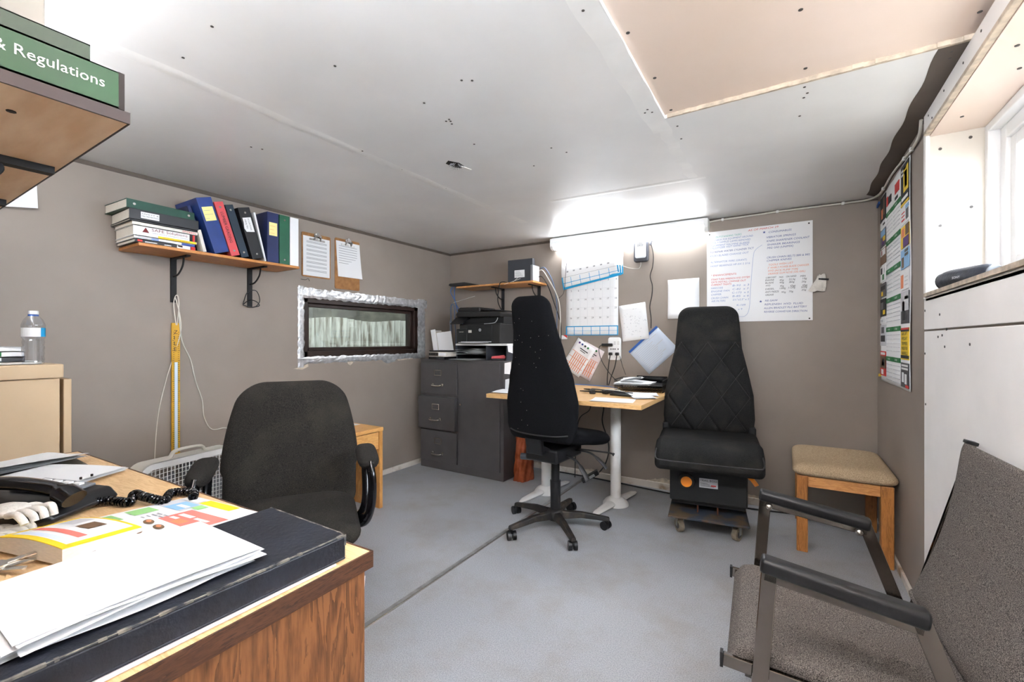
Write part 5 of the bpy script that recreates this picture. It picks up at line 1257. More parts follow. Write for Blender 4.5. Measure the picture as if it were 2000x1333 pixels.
cable('modem_cable', [(-1.855, 3.46, 1.79), (-1.81, 3.46, 1.79), (-1.75, 3.48, 1.68), (-1.72, 3.50, 1.52), (-1.72, 3.51, 1.3), (-1.74, 3.51, 0.79)], 0.005, 'cable_slate', 'blue-grey cable beside the grey one right of the modem')
cable('modem_cable', [(-1.855, 3.42, 1.71), (-1.82, 3.43, 1.71), (-1.78, 3.47, 1.62), (-1.74, 3.50, 1.48), (-1.70, 3.51, 1.36), (-1.68, 3.51, 1.25), (-1.69, 3.51, 0.79)], 0.005, 'cable_black', 'black cable hanging right of the modem')

# orange bag on the floor
ob = thing('orange_bag', 'crinkled copper-orange plastic bag on the floor beside the grey cabinet', 'bag', (-1.87, 3.20, 0))
random.seed(13)
def bagf(u, v):
    th = u * 2 * PI; z = v * 0.43; k = 0.085 * (1 - 0.25 * v) * (1 + 0.08 * math.sin(th * 5 + v * 7) + 0.05 * math.sin(th * 11 - v * 13))
    return (k * math.cos(th) * 0.85, 0.12 * k / 0.085 * math.sin(th) * 0.9, z)
q = M().sheet(bagf, 60, 14); q.build('bag_shell', 'orange_bag', ob, smooth=45, weld=True)

# ================================================================== on the back wall
BK = YB - 0.0005
wbd = pthing('whiteboard', 'white wall board covered with coloured handwritten maintenance lists', 'whiteboard', on_back(-0.506, 1.288, BK))
bx((0, 0, 0), (0.646, 0.661, 0.006)).build('board', 'vinyl_white', wbd, bevel=0.001)
LINES = [('G', 'OUTSTANDING TASKS', 0.057, 0.612, 0.169),
    ('P', 'CHECK FOR EQUIPMENT AROUND', 0.048, 0.591, 0.25),
    ('P', 'MILL + SAMPLES LAMPS REMOVED', 0.03, 0.574, 0.252),
    ('P', 'EQUIPMENT MACHINE ALARMS', 0.027, 0.553, 0.249),
    ('P', 'PALLETIZER VISIT HAND TICK', 0.024, 0.534, 0.247),
    ('B', 'TO REPAIR WATER CYLINDER TICT', 0.021, 0.505, 0.282),
    ('P', 'KICKS BLADES CHANGE OUT', 0.021, 0.478, 0.25),
    ('P', 'ALTERNATOR WIRE (GRANT)', 0.024, 0.432, 0.236),
    ('P', 'HOIST BEARINGS HP-SIX 5 3/16', 0.024, 0.403, 0.255),
    ('R', '* ENHANCEMENTS', 0.027, 0.335, 0.166),
    ('R', 'STEAM TURN WRENCH HYD SYSTEM', 0.027, 0.305, 0.252),
    ('R', 'GATE INSTALL CHANGE OUT', 0.027, 0.286, 0.227),
    ('R', 'CURRENT TIGHTS', 0.027, 0.266, 0.134),
    ('P', 'HARDCODE', 0.027, 0.242, 0.08),
    ('P', 'ENGINE FAN', 0.027, 0.218, 0.123),
    ('P', 'CHIPPER', 0.027, 0.194, 0.068),
    ('P', 'CRUSH CHAIN', 0.027, 0.168, 0.114),
    ('P', 'AIR FILTERS', 0.03, 0.147, 0.094),
    ('P', 'B-92  x 3', 0.167, 0.253, 0.106),
    ('P', 'C-82  x 7', 0.167, 0.227, 0.104),
    ('P', 'C-173  x 5', 0.164, 0.202, 0.107),
    ('P', 'B-85  x 6', 0.167, 0.177, 0.104),
    ('P', '2½"x2.5" x 2', 0.17, 0.151, 0.103),
    ('P', 'K-109', 0.195, 0.112, 0.056),
    ('P', 'x 9', 0.204, 0.083, 0.028),
    ('R', 'AS OF MARCH 29', 0.268, 0.635, 0.184),
    ('B', '★', 0.357, 0.61, 0.019),
    ('B', 'CONSUMABLES', 0.392, 0.607, 0.134),
    ('B', 'VIBRATOR SPRINGS', 0.379, 0.572, 0.172),
    ('B', 'KNIFE SHARPENER COOLANT', 0.381, 0.546, 0.247),
    ('B', 'SHAKER BEARINGS', 0.384, 0.521, 0.19),
    ('B', 'MIG GAS (UNIMIX)', 0.384, 0.498, 0.152),
    ('B', 'CRUSH CHAIN BELTS B80 & B82', 0.381, 0.432, 0.247),
    ('B', 'CHIPPER KNIVES', 0.381, 0.41, 0.145),
    ('O', 'TOOLS WISH LIST', 0.392, 0.381, 0.144),
    ('O', '2" WHIRLY POWER BLADE CHANGER', 0.387, 0.36, 0.238),
    ('O', 'HYD JACK PUMP TYPE', 0.389, 0.34, 0.175),
    ('O', 'ORANGE GUM NOSE (OIL-GAL)', 0.389, 0.319, 0.214),
    ('K', 'LUBRICANT', 0.376, 0.294, 0.063),
    ('K', 'MAX', 0.455, 0.292, 0.025),
    ('K', 'ON HAND', 0.496, 0.293, 0.058),
    ('K', 'MIN', 0.576, 0.29, 0.03),
    ('K', 'ENGINE', 0.373, 0.276, 0.053),
    ('K', '45g', 0.457, 0.272, 0.026),
    ('K', '22.5g', 0.511, 0.273, 0.038),
    ('K', '10g', 0.586, 0.273, 0.024),
    ('K', 'BLADE', 0.373, 0.258, 0.05),
    ('K', '90g', 0.457, 0.255, 0.026),
    ('K', '80g', 0.513, 0.255, 0.031),
    ('K', '20g', 0.583, 0.253, 0.027),
    ('K', 'HYD', 0.376, 0.239, 0.027),
    ('K', '45g', 0.46, 0.232, 0.023),
    ('K', '0g', 0.519, 0.23, 0.03),
    ('K', '0g', 0.588, 0.229, 0.027),
    ('K', 'DIESEL', 0.373, 0.215, 0.053),
    ('K', '1200g', 0.455, 0.216, 0.036),
    ('K', '1120g', 0.506, 0.217, 0.04),
    ('K', '500g', 0.581, 0.216, 0.034),
    ('K', 'ANTI FREEZE', 0.373, 0.195, 0.082),
    ('K', '95g', 0.468, 0.189, 0.025),
    ('K', '70g', 0.511, 0.191, 0.025),
    ('K', '25g', 0.583, 0.198, 0.027),
    ('K', 'GREASE', 0.373, 0.175, 0.05),
    ('B', '★', 0.336, 0.131, 0.019),
    ('B', 'RE-SAW', 0.371, 0.135, 0.076),
    ('B', 'REPLENISH  HYD  FLUID', 0.368, 0.109, 0.223),
    ('B', 'ALLEN BRADLEY PLC BATTERY', 0.365, 0.083, 0.25),
    ('B', 'REVERSE CONVEYOR DIRECTION', 0.365, 0.058, 0.25)]
KEY = {'G': 0, 'P': 1, 'R': 2, 'B': 3, 'O': 4, 'K': 5}
q = M(); random.seed(2)
for c, s, u, v, w in LINES:
    if s == '★':
        pts = []
        for k in range(10):
            a = PI / 2 + k * PI / 5; r = 0.010 if k % 2 == 0 else 0.004
            pts.append((u + 0.01 + r * math.cos(a), v + 0.006 + r * math.sin(a)))
        q.prism(pts, 0.0003, 'z', 0.0063, KEY[c]); continue
    q.text(s, 0.0185 if c != 'K' else 0.0165, tm(u, v, 0.0066) @ Matrix.Rotation(random.uniform(-0.01, 0.02), 4, 'Z'), KEY[c], w, 0.15)
arc = cat([(0.21, 0.035, 0.0066), (0.25, 0.04, 0.0066), (0.275, 0.09, 0.0066), (0.285, 0.25, 0.0066), (0.30, 0.45, 0.0066), (0.315, 0.50, 0.0066), (0.355, 0.53, 0.0066)], 8)
q.tube(arc, 0.0009, 4, 1)
q.build('handwriting', ['print_teal', 'print_paleblue', 'print_red', 'print_blue', 'print_orange', 'print_black'], wbd)
for u, v in ((0.018, 0.643), (0.625, 0.643), (0.628, 0.012)):
    M().cyl((u, v, 0.005), (u, v, 0.009), 0.005, n=12).build('screw', 'black_matte', wbd)
rg = thing('wiping_rag', 'white rag with a black marker tucked beside the white wall board', 'rag', (0.165, YB - 0.01, 1.52))
q = M(); random.seed(8)
def ragf(u, v):
    th = u * 2 * PI; return ((0.018 + 0.022 * v) * math.cos(th) * (1 + 0.3 * math.sin(3 * th + 4 * v)) + 0.02 * (1 - v), -0.012 * (1 + 0.6 * math.sin(th)) - 0.004, 0.06 - 0.10 * v + 0.008 * math.sin(2 * th))
q.sheet(ragf, 24, 8); q.build('cloth', 'glove_cloth', rg, smooth=70)
M().cyl((0.005, -0.02, 0.035), (0.06, -0.02, 0.028), 0.006, n=10).build('marker', 'black_plastic', rg)

# paper planner pad
pc = pthing('wall_calendar', 'month-grid desk-pad calendar with cyan border pinned under the fluorescent light', 'calendar', on_back(-1.641, 1.198, BK))
CW = 0.465
M().sheet(lambda u, v: (CW * u, 0.50 * v, 0.003 + 0.004 * math.sin(PI * v * 2) * math.sin(PI * u) + 0.002), 10, 12).build('calendar_page', 'paper', pc, solid=0.002, smooth=60)
q = M(); zz = 0.0115
q.box((0.0, 0.0, zz - 0.002), (CW, 0.006, zz), 0).box((0, 0.072, zz - 0.002), (CW, 0.080, zz), 0).box((0, 0, zz - 0.002), (0.008, 0.08, zz), 0).box((CW - 0.008, 0, zz - 0.002), (CW, 0.08, zz), 0)
for k in range(1, 6): q.box((k * CW / 6 - 0.002, 0.0, zz - 0.002), (k * CW / 6 + 0.002, 0.078, zz), 0)
q.box((0, 0.038, zz - 0.002), (CW, 0.040, zz), 0)
for k in range(1, 7): q.box((k * CW / 7, 0.08, zz - 0.0006), (k * CW / 7 + 0.0008, 0.48, zz), 1)
for k in range(1, 5): q.box((0, 0.08 + k * 0.078, zz - 0.0006), (CW, 0.0808 + k * 0.078, zz), 1)
n = 0
for r in range(5):
    for c in range(7):
        day = r * 7 + c - 2
        if 1 <= day <= 31: q.text(str(day), 0.020, tm(CW / 7 * (c + 0.86), 0.08 + (4.85 - r) * 0.078 - 0.004, zz + 0.0004), 2, None, 0, 'RIGHT')
q.build('calendar_print', ['print_cyan', 'print_light', 'print_black'], pc)
for k in range(4):
    a = 0.10 - 0.022 * k
    def page(u, v, dz=0.0, k=k, a=a):
        return (-0.02 - 0.004 * k + (CW + 0.035 + 0.012 * k) * u + 0.01 * (k % 2), 0.40 + 0.022 * k + a * 0.9 * u + (0.40 - 0.028 * k - a * 0.9 * u) * v, 0.018 + dz + 0.011 * (4 - k) * math.sin(PI * min(1, v * 1.3)) + 0.006 * math.sin(5 * u + k) * (1 - v))
    fl = M().sheet(page, 14, 14).build('turned_page', 'paper', pc, solid=0.001, smooth=70)
    b = M().sheet(lambda u, v: page(u, 0.045 * v - 0.01, 0.0014), 14, 2)
    b.sheet(lambda u, v: page(0.022 * u, 0.25 * v, 0.0014), 1, 6).sheet(lambda u, v: page(1 - 0.022 * u, 0.25 * v, 0.0014), 1, 6)
    if k == 0:
        for jj in range(1, 6): b.sheet(lambda u, v: page(jj / 6 + 0.008 * u, 0.22 * v, 0.0014), 1, 5)
        b.sheet(lambda u, v: page(u, 0.11 + 0.012 * v, 0.0014), 14, 1)
    b.build('page_border', 'print_cyan', fl)
    if k == 0:
        b = M()
        for jj in range(7): b.sheet(lambda u, v: page(0.1 + jj * 0.12 + 0.035 * u, 0.33 + 0.03 * v, 0.0014), 1, 1)
        b.sheet(lambda u, v: page(0.02 + 0.96 * u, 0.235 + 0.006 * v, 0.0014), 14, 1)
        b.build('page_print', 'print_grey', fl)['kind'] = 'stuff'
tag(bx((-1.70, YB - 0.012, 1.165), (-1.63, YB - 0.0005, 1.20)).build('magnet', 'vinyl_white', bevel=0.005), 'small red and white tag on the wall left of the calendar', 'tag')
M().prism([(-1.668, 1.201), (-1.629, 1.201), (-1.629, 1.175)], 0.001, 'y', YB - 0.0135).build('red_corner', 'print_red', bpy.data.objects['magnet'])

def sheet_on_wall(name, label, x, z, w, h, rot, m='paper', group='papers on the back wall', curl=0.008, lift=0.002):
    s = pthing(name, label, 'paper', on_back(x, z, BK, rot), group)
    M().sheet(lambda u, v: (w * (u - 0.5), h * (v - 0.5), lift + curl * (1 - v) ** 2), 6, 8).build('sheet', m, s, solid=0.001, smooth=60)
    return s
s = sheet_on_wall('paper_pad', 'blank white sheet hanging left of the white wall board', -0.671, 1.47, 0.226, 0.30, math.radians(0.6), curl=0.02)
s = sheet_on_wall('floor_sketch', 'white sheet with faint grey sketch between the calendar and the blue folder', -1.047, 1.302, 0.215, 0.292, math.radians(6.5), curl=0.004, lift=0.008)
q = M(); random.seed(31)
for k in range(70):
    u, v = random.gauss(0, 0.055), random.gauss(-0.02, 0.07)
    if abs(u) < 0.10 and abs(v) < 0.135: q.box((u, v, 0.0135), (u + random.uniform(0.002, 0.012), v + random.uniform(0.0015, 0.006), 0.0142))
q.build('pencil_marks', 'print_light', s)['kind'] = 'stuff'
s = sheet_on_wall('blue_folder', 'clear blue document sleeve with a printed list hanging tilted on the back wall', -0.893, 1.072, 0.30, 0.225, math.radians(-42 + 90 - 5), m='paper_blue', curl=0.0, lift=0.004)
q = M().box((-0.15, 0.112, 0.003), (0.15, 0.13, 0.006), 1)
for k in range(13): q.box((-0.12, 0.085 - k * 0.0135, 0.0048), (-0.12 + 0.24 * random.uniform(0.5, 1), 0.088 - k * 0.0135, 0.0054), 0)
q.build('print', ['print_light', 'tape_blue'], s)
def form(label, x, z, rot, lift):
    s = sheet_on_wall('order_form', label, x, z, 0.19, 0.285, rot, m='paper_pinkish' if lift < 0.005 else 'paper', group='orange-ruled forms on the back wall', curl=0.004, lift=lift)
    q = M(); zt = lift + 0.0055
    for k in range(4): q.cyl((-0.06 + 0.03 * k, 0.115, zt - 0.003), (-0.06 + 0.03 * k, 0.115, zt), 0.009, n=12, mi=(2, 3, 1, 4)[k])
    q.box((-0.03, 0.075, zt - 0.003), (0.05, 0.082, zt), 1).box((-0.02, 0.06, zt - 0.003), (0.03, 0.065, zt), 1)
    for k in range(3): q.box((-0.085, 0.03 - k * 0.055, zt - 0.003), (0.085, 0.033 - k * 0.055, zt), 0)
    for k in range(7): q.box((-0.05 + 0.019 * k, -0.12, zt - 0.003), (-0.044 + 0.019 * k, 0.025, zt), 0)
    q.build('print', ['print_orange', 'print_black', 'print_purple', 'print_blue', 'print_green'], s)
form('lower orange-ruled form hanging askew on the back wall', -1.443, 0.977, math.radians(-27), 0.003)
form('upper orange-ruled form overlapping the other, left of the outlet', -1.522, 1.008, math.radians(-33), 0.012)
# charger, outlet, cords
dv = pthing('battery_charger', 'grey and black charger unit hung on the wall under the fluorescent light', 'charger', on_back(-0.985, 1.858, BK))
M().prism(round_rect(0.115, 0.165, 0.02), 0.035, 'z', 0).build('case', 'slate_plastic', dv, bevel=0.008)
M().prism(round_rect(0.085, 0.135, 0.016, cy=0.012), 0.012, 'z', 0.034).build('front_panel', 'silver_plastic', dv, bevel=0.004)
q = M()
for i in range(4):
    for j in range(3): q.box((-0.022 + i * 0.012, 0.058 - j * 0.010, 0.046), (-0.014 + i * 0.012, 0.064 - j * 0.010, 0.0475))
q.build('grille_slots', 'soft_black', dv)
ol = pthing('wall_outlet', 'white six-way wall tap outlet with two plugs', 'outlet', on_back(-1.202, 1.087, BK))
M().prism(round_rect(0.104, 0.186, 0.02), 0.035, 'z', 0).build('housing', 'white_plastic', ol, bevel=0.006)
q = M()
for (u, v) in ((0.0, 0.05), (0.03, 0.05), (0.0, 0.035), (0.03, 0.035)):
    q.box((u, v, 0.035), (u + 0.003, v + 0.008, 0.0358)).box((u + 0.010, v, 0.035), (u + 0.013, v + 0.008, 0.0358))
for u in (-0.03, -0.012, 0.004, 0.03): q.box((u, -0.008, 0.035), (u + 0.010, 0.002, 0.0358))
q.build('sockets', 'screw', ol)
tag(M().box((-1.30, YB - 0.062, 1.106), (-1.21, YB - 0.037, 1.130)).build('power_adapter', 'black_plastic', bevel=0.005), 'black power adapter plugged sideways into the white wall outlet', 'adapter')
def plug(label, x, pts):
    p = thing('power_plug', label, 'plug', (x, YB - 0.037, 1.045), group='black plugs in the wall outlet')
    bx((-0.014, -0.03, -0.012), (0.014, 0.0, 0.012)).build('plug_body', 'black_plastic', p, bevel=0.005)
    M().tube(cat([Vector(q) - Vector((x, YB - 0.037, 1.045)) for q in pts], 8), 0.004, 6).build('cord', 'cable_black', p, smooth=60)
plug('left black plug in the bottom of the white wall outlet', -1.225, [(-1.225, YB - 0.06, 1.04), (-1.235, YB - 0.07, 0.95), (-1.245, YB - 0.07, 0.86), (-1.25, YB - 0.06, 0.79)])
plug('right black plug in the bottom of the white wall outlet', -1.17, [(-1.17, YB - 0.06, 1.04), (-1.18, YB - 0.075, 0.95), (-1.21, YB - 0.08, 0.86), (-1.235, YB - 0.07, 0.79)])
cable('adapter_cord', [(-1.30, YB - 0.05, 1.118), (-1.325, YB - 0.04, 1.10), (-1.33, YB - 0.03, 1.05), (-1.30, YB - 0.03, 0.97), (-1.22, YB - 0.05, 0.87), (-1.12, YB - 0.10, 0.80), (-1.08, YB - 0.2, 0.786)], 0.003, 'cable_black', 'thin black adapter cord crossing in front of the wall below the outlet', 'cord')
cable('tray_cord', [(-1.15, YB - 0.045, 1.03), (-1.13, YB - 0.04, 0.95), (-1.10, YB - 0.05, 0.88)], 0.0025, 'cable_black', 'short thin cord from the outlet towards the desk tray', 'cord')
cable('charger_cord', parent=dv, pts=[(-0.93, YB - 0.02, 1.95), (-0.915, YB - 0.02, 1.93), (-0.893, YB - 0.015, 1.83), (-0.897, YB - 0.012, 1.74), (-0.917, YB - 0.012, 1.66), (-0.90, YB - 0.012, 1.58), (-0.905, YB - 0.012, 1.50), (-0.92, YB - 0.012, 1.42), (-0.91, YB - 0.012, 1.33), (-0.909, YB - 0.02, 1.25)], r=0.0032, m='cable_black', label='')
tag(M().cyl((-0.915, YB - 0.02, 1.90), (-0.905, YB - 0.02, 1.935), 0.009, n=10).build('ferrite_bead', 'slate_plastic', smooth=40), 'grey ferrite bead on the cord right of the charger', 'connector')
cable('light_cord', [(-1.735, YB - 0.03, 1.94), (-1.66, YB - 0.02, 1.925), (-1.60, YB - 0.035, 1.912), (-1.57, YB - 0.08, 1.888), (-1.50, YB - 0.075, 1.872), (-1.44, YB - 0.075, 1.882), (-1.432, YB - 0.07, 1.91), (-1.44, YB - 0.06, 1.93), (-1.41, YB - 0.06, 1.942)], 0.0022, 'cable_black', 'thin dark cord looping below the left end of the light fixture', 'cord')
cable('light_cord', [(-1.33, YB - 0.06, 1.942), (-1.24, YB - 0.07, 1.92), (-1.17, YB - 0.07, 1.885), (-1.135, YB - 0.06, 1.905), (-1.125, YB - 0.05, 1.94), (-1.155, YB - 0.05, 1.942)], 0.0022, 'cable_black', 'thin dark cord looping below the middle of the light fixture', 'cord')
cable('charger_lead', [(-0.988, YB - 0.02, 1.79), (-0.99, YB - 0.02, 1.75), (-1.01, YB - 0.02, 1.725), (-1.08, YB - 0.04, 1.735), (-1.16, YB - 0.06, 1.77)], 0.0022, 'cable_grey', 'thin grey lead from the bottom of the charger to the calendar', 'cord')
cable('calendar_cord', [(-1.58, YB - 0.09, 1.89), (-1.60, YB - 0.09, 1.80), (-1.615, YB - 0.08, 1.70), (-1.63, YB - 0.06, 1.62), (-1.66, YB - 0.03, 1.56), (-1.72, YB - 0.01, 1.52)], 0.0022, 'cable_black', 'thin dark cord hanging past the left edge of the calendar', 'cord')

# ================================================================== on the table
TT = 0.7805
ty = thing('wire_tray', 'black wire mesh letter tray at the back of the table', 'tray', (-0.93, 3.33, TT), 0.08)
q = M()
for z in (0.004, 0.085):
    q.tube([(-0.17, -0.13, z), (-0.17, 0.13, z), (0.17, 0.13, z), (0.17, -0.13, z)], 0.003, 6)
for k in range(14): q.bar((-0.17, -0.13 + k * 0.02, 0.004), (-0.17, -0.13 + k * 0.02, 0.085), 0.002, 0.002).bar((0.17, -0.13 + k * 0.02, 0.004), (0.17, -0.13 + k * 0.02, 0.085), 0.002, 0.002)
for k in range(18): q.bar((-0.17 + k * 0.02, 0.13, 0.004), (-0.17 + k * 0.02, 0.13, 0.085), 0.002, 0.002).bar((-0.17 + k * 0.02, -0.13, 0.004), (-0.17 + k * 0.02, 0.13, 0.004), 0.002, 0.002)
q.build('wire_frame', 'black_matte', ty)
bx((-0.165, -0.125, 0.045), (0.165, 0.125, 0.049)).build('tray_floor', 'soft_black', ty)
bx((-0.06, 0.126, 0.01), (0.168, 0.129, 0.10)).build('back_plate', 'black_gloss', ty)
crumple('white papers piled in the wire tray on the table', (-0.96, 3.25, TT + 0.050), 0.05, 0.25, 0.24, 0.008, 5, 41, group='papers on the table')
rc = crumple('curled receipt on top of the papers in the wire tray', (-0.97, 3.24, TT + 0.078), 0.15, 0.15, 0.11, 0.02, 2, 43, group='papers on the table', bend=0.02)
crumple('white sheets under the front of the wire tray', (-0.87, 3.05, TT + 0.001), 0.35, 0.26, 0.18, 0.006, 2, 44, group='papers on the table')
crumple('white slips at the right end of the table beside the truck seat', (-0.80, 2.90, TT + 0.001), 0.5, 0.14, 0.16, 0.008, 3, 46, group='papers on the table')
crumple('glossy white sheet at the front edge of the table', (-0.92, 2.68, TT + 0.001), 0.22, 0.26, 0.19, 0.004, 1, 45, group='papers on the table')
crumple('white papers at the left end of the table by the grey cabinet', (-1.71, 2.72, TT + 0.001), 0.2, 0.17, 0.22, 0.006, 2, 47, group='papers on the table')
random.seed(17)
def tangle(label, cx, cy, r, n, seed, m='cable_black'):
    random.seed(seed); pts = []
    for k in range(n):
        a = k * 1.9 + random.uniform(-0.4, 0.4); rr = r * random.uniform(0.45, 1.0)
        pts.append((cx + rr * math.cos(a) * 1.5, cy + rr * math.sin(a) * 0.7, TT + 0.006 + random.uniform(0, 0.02)))
    return cable('tangled_cord', pts, 0.0035, m, label, 'cable')
tangle('tangle of black charger cords in the middle of the table', -1.12, 2.98, 0.11, 13, 3)
tangle('second loose black cord loop on the table in front of the tray', -0.98, 2.93, 0.08, 8, 5)
tangle('thin grey cord loop on the table behind the black tangle', -1.08, 3.10, 0.10, 7, 9, 'cable_grey')
cable('network_cable', [(-1.70, 3.44, TT + 0.005), (-1.45, 3.45, TT + 0.005), (-1.25, 3.42, TT + 0.005), (-1.12, 3.35, TT + 0.005)], 0.0035, 'cable_blue', 'blue cable lying along the back edge of the table')
for k, (x, y, rz) in enumerate(((-1.16, 2.93, 0.4), (-1.08, 2.97, -0.5))):
    tag(bx((-0.022, -0.016, 0), (0.022, 0.016, 0.026)).build('usb_charger', 'black_plastic', loc=(x, y, TT + 0.0005), rot=(0, 0, rz), bevel=0.006), ('left small black plug-in charger amid the cords on the table', 'right small black plug-in charger amid the cords on the table')[k], 'charger', 'chargers on the table')
tag(M().cyl((-1.02, 2.90, TT + 0.009), (-0.86, 2.875, TT + 0.009), 0.007, n=10).build('marker_pen', 'black_plastic', smooth=40), 'black marker pen lying on the table in front of the papers', 'pen')
# under the table
cable('extension_lead', [(-1.75, YB - 0.03, 0.006), (-1.45, YB - 0.035, 0.006), (-1.2, YB - 0.05, 0.006), (-0.75, YB - 0.09, 0.006), (-0.3, YB - 0.12, 0.006), (0.06, YB - 0.06, 0.006), (0.3, YB - 0.05, 0.006), (0.44, YB - 0.04, 0.008), (0.452, YB - 0.06, 0.12)], 0.0055, 'cable_black', 'black cord lying along the foot of the back wall', 'cord')
pk = thing('power_brick', 'black power brick with white label on the floor under the table', 'adapter', (-1.33, 3.40, 0.0), 0.5, rot=(0, math.radians(-32), 0.4))
bx((-0.075, -0.03, 0.0), (0.075, 0.03, 0.035)).build('brick', 'black_plastic', pk, (0, 0, 0.045), bevel=0.006)
bx((-0.05, -0.0306, 0.006), (0.04, -0.0302, 0.028)).build('label_print', 'print_light', pk, (0, 0, 0.045))
cable('hanging_cord', [(-1.20, 3.30, 0.75), (-1.215, 3.30, 0.62), (-1.225, 3.30, 0.52), (-1.19, 3.31, 0.40), (-1.18, 3.32, 0.30), (-1.22, 3.35, 0.18), (-1.28, 3.38, 0.10)], 0.005, 'cable_black', 'black cord hanging from the table down to the power brick', 'cord')
cable('hanging_cord', [(-1.32, 3.20, 0.75), (-1.30, 3.24, 0.66), (-1.33, 3.28, 0.60), (-1.42, 3.30, 0.52), (-1.46, 3.33, 0.30), (-1.50, 3.40, 0.02)], 0.004, 'cable_black', 'black cord drooping behind the tall chair under the table', 'cord')

# ================================================================== right wall
pl = pthing('wall_planner', 'tall year planner with green month bars and advert photos on the right wall', 'planner', on_right(3.38, 0.92, XR - 0.0008))
PW, PH = 0.735, 1.072
M().sheet(lambda u, v: (PW * u, PH * v, 0.004 + 0.004 * abs(math.sin(PI * u * 4)) * 0.6 + 0.002 * math.sin(v * 9)), 24, 24).build('sheet', 'paper', pl, solid=0.001, smooth=40)
q = M(); cols = [(0.006, 0.172), (0.185, 0.355), (0.37, 0.545), (0.565, 0.728)]
mats = ['print_green', 'print_light', 'print_black', 'print_brown', 'print_sky', 'print_yellow', 'print_red', 'print_orange', 'print_purple', 'paper', 'slate_plastic', 'desk_trim']
Z0 = 0.0098
for c in (1, 2):
    x0, x1 = cols[c]
    for k in range(6):
        yb = PH - 0.16 - k * 0.158
        q.box((x0, yb, Z0 - 0.003), (x1, yb + 0.024, Z0), 0)
        q.text(('JANUARY', 'MARCH', 'MAY', 'JULY', 'SEPTEMBER', 'NOVEMBER')[k] if c == 1 else ('FEBRUARY', 'APRIL', 'JUNE', 'AUGUST', 'OCTOBER', 'DECEMBER')[k], 0.013, tm(x0 + 0.05, yb + 0.007, Z0 + 0.0004), 9, 0.06)
        for r in range(5):
            for s in range(7): q.box((x0 + 0.006 + s * 0.0235, yb - 0.02 - r * 0.021, Z0 - 0.003), (x0 + 0.018 + s * 0.0235, yb - 0.0165 - r * 0.021, Z0), 1)
q.box((cols[1][0] + 0.01, PH - 0.10, Z0 - 0.003), (cols[1][0] + 0.05, PH - 0.05, Z0), 6); q.box((cols[1][0] + 0.06, PH - 0.10, Z0 - 0.003), (cols[1][0] + 0.14, PH - 0.06, Z0), 2)
q.box((cols[2][0] + 0.05, PH - 0.095, Z0 - 0.003), (cols[2][0] + 0.15, PH - 0.045, Z0), 6); q.box((cols[2][0] + 0.05, PH - 0.125, Z0 - 0.003), (cols[2][0] + 0.12, PH - 0.11, Z0), 2)
def ad(c, top, bot, mi, subs=()):
    x0, x1 = cols[c]; q.box((x0, bot, Z0 - 0.003), (x1, top, Z0), mi); w, hh = x1 - x0, top - bot
    for (u0, v0, u1, v1, m2) in subs: q.box((x0 + w * u0, bot + hh * v0, Z0 - 0.002), (x0 + w * u1, bot + hh * v1, Z0 + 0.0004), m2)
H = PH
ad(0, H - 0.01, H - 0.15, 2, ((0.2, 0.1, 0.5, 0.5, 7), (0.6, 0.2, 0.8, 0.9, 3)))
ad(0, H - 0.155, H - 0.19, 9, ((0.5, 0.3, 0.9, 0.6, 2),)); ad(0, H - 0.20, H - 0.30, 10, ((0.3, 0.1, 0.8, 0.5, 8), (0.1, 0.6, 0.9, 0.95, 4), (0.5, 0.3, 0.9, 0.55, 5)))
ad(0, H - 0.31, H - 0.40, 3, ((0.05, 0.55, 0.95, 0.95, 9), (0.2, 0.6, 0.4, 0.9, 6))); ad(0, H - 0.41, H - 0.50, 9, ((0.1, 0.5, 0.4, 0.9, 2), (0.4, 0.1, 0.7, 0.45, 0), (0.7, 0.5, 0.9, 0.8, 1)))
ad(0, H - 0.51, H - 0.59, 10, ((0.1, 0.5, 0.9, 0.8, 2), (0.2, 0.1, 0.5, 0.4, 5))); ad(0, H - 0.60, H - 0.70, 2, ((0.5, 0.1, 0.9, 0.35, 5), (0.1, 0.4, 0.6, 0.8, 10)))
ad(0, H - 0.71, H - 0.74, 9, ((0.1, 0.2, 0.5, 0.7, 1),)); ad(0, H - 0.75, H - 0.87, 1, ((0.1, 0.2, 0.9, 0.5, 2), (0.2, 0.6, 0.7, 0.9, 10))); ad(0, H - 0.90, H - 1.04, 6, ((0.0, 0.3, 1, 0.8, 3), (0.1, 0.85, 0.9, 0.95, 9), (0.2, 0.05, 0.6, 0.25, 9), (0.3, 0.4, 0.8, 0.7, 2)))
ad(3, H - 0.01, H - 0.20, 2, ((0.35, 0.3, 0.95, 0.9, 5), (0.5, 0.4, 0.8, 0.8, 3), (0.1, 0.12, 0.9, 0.2, 9), (0, 0, 1, 0.06, 5), (0.1, 0.75, 0.6, 0.8, 9), (0.1, 0.85, 0.7, 0.9, 9)))
ad(3, H - 0.21, H - 0.29, 9, ((0.65, 0.15, 0.98, 0.75, 10), (0.6, 0.78, 1, 1, 4), (0.1, 0.2, 0.5, 0.3, 6), (0.1, 0.45, 0.5, 0.52, 6), (0.1, 0.65, 0.5, 0.72, 6)))
ad(3, H - 0.30, H - 0.40, 5, ((0.3, 0.0, 1, 0.45, 8), (0.6, 0.5, 1, 1, 3), (0.1, 0.5, 0.5, 0.9, 7))); ad(3, H - 0.41, H - 0.50, 4, ((0.1, 0.05, 0.4, 0.6, 3), (0.5, 0.6, 0.95, 0.75, 10), (0.5, 0.8, 0.95, 0.95, 10)))
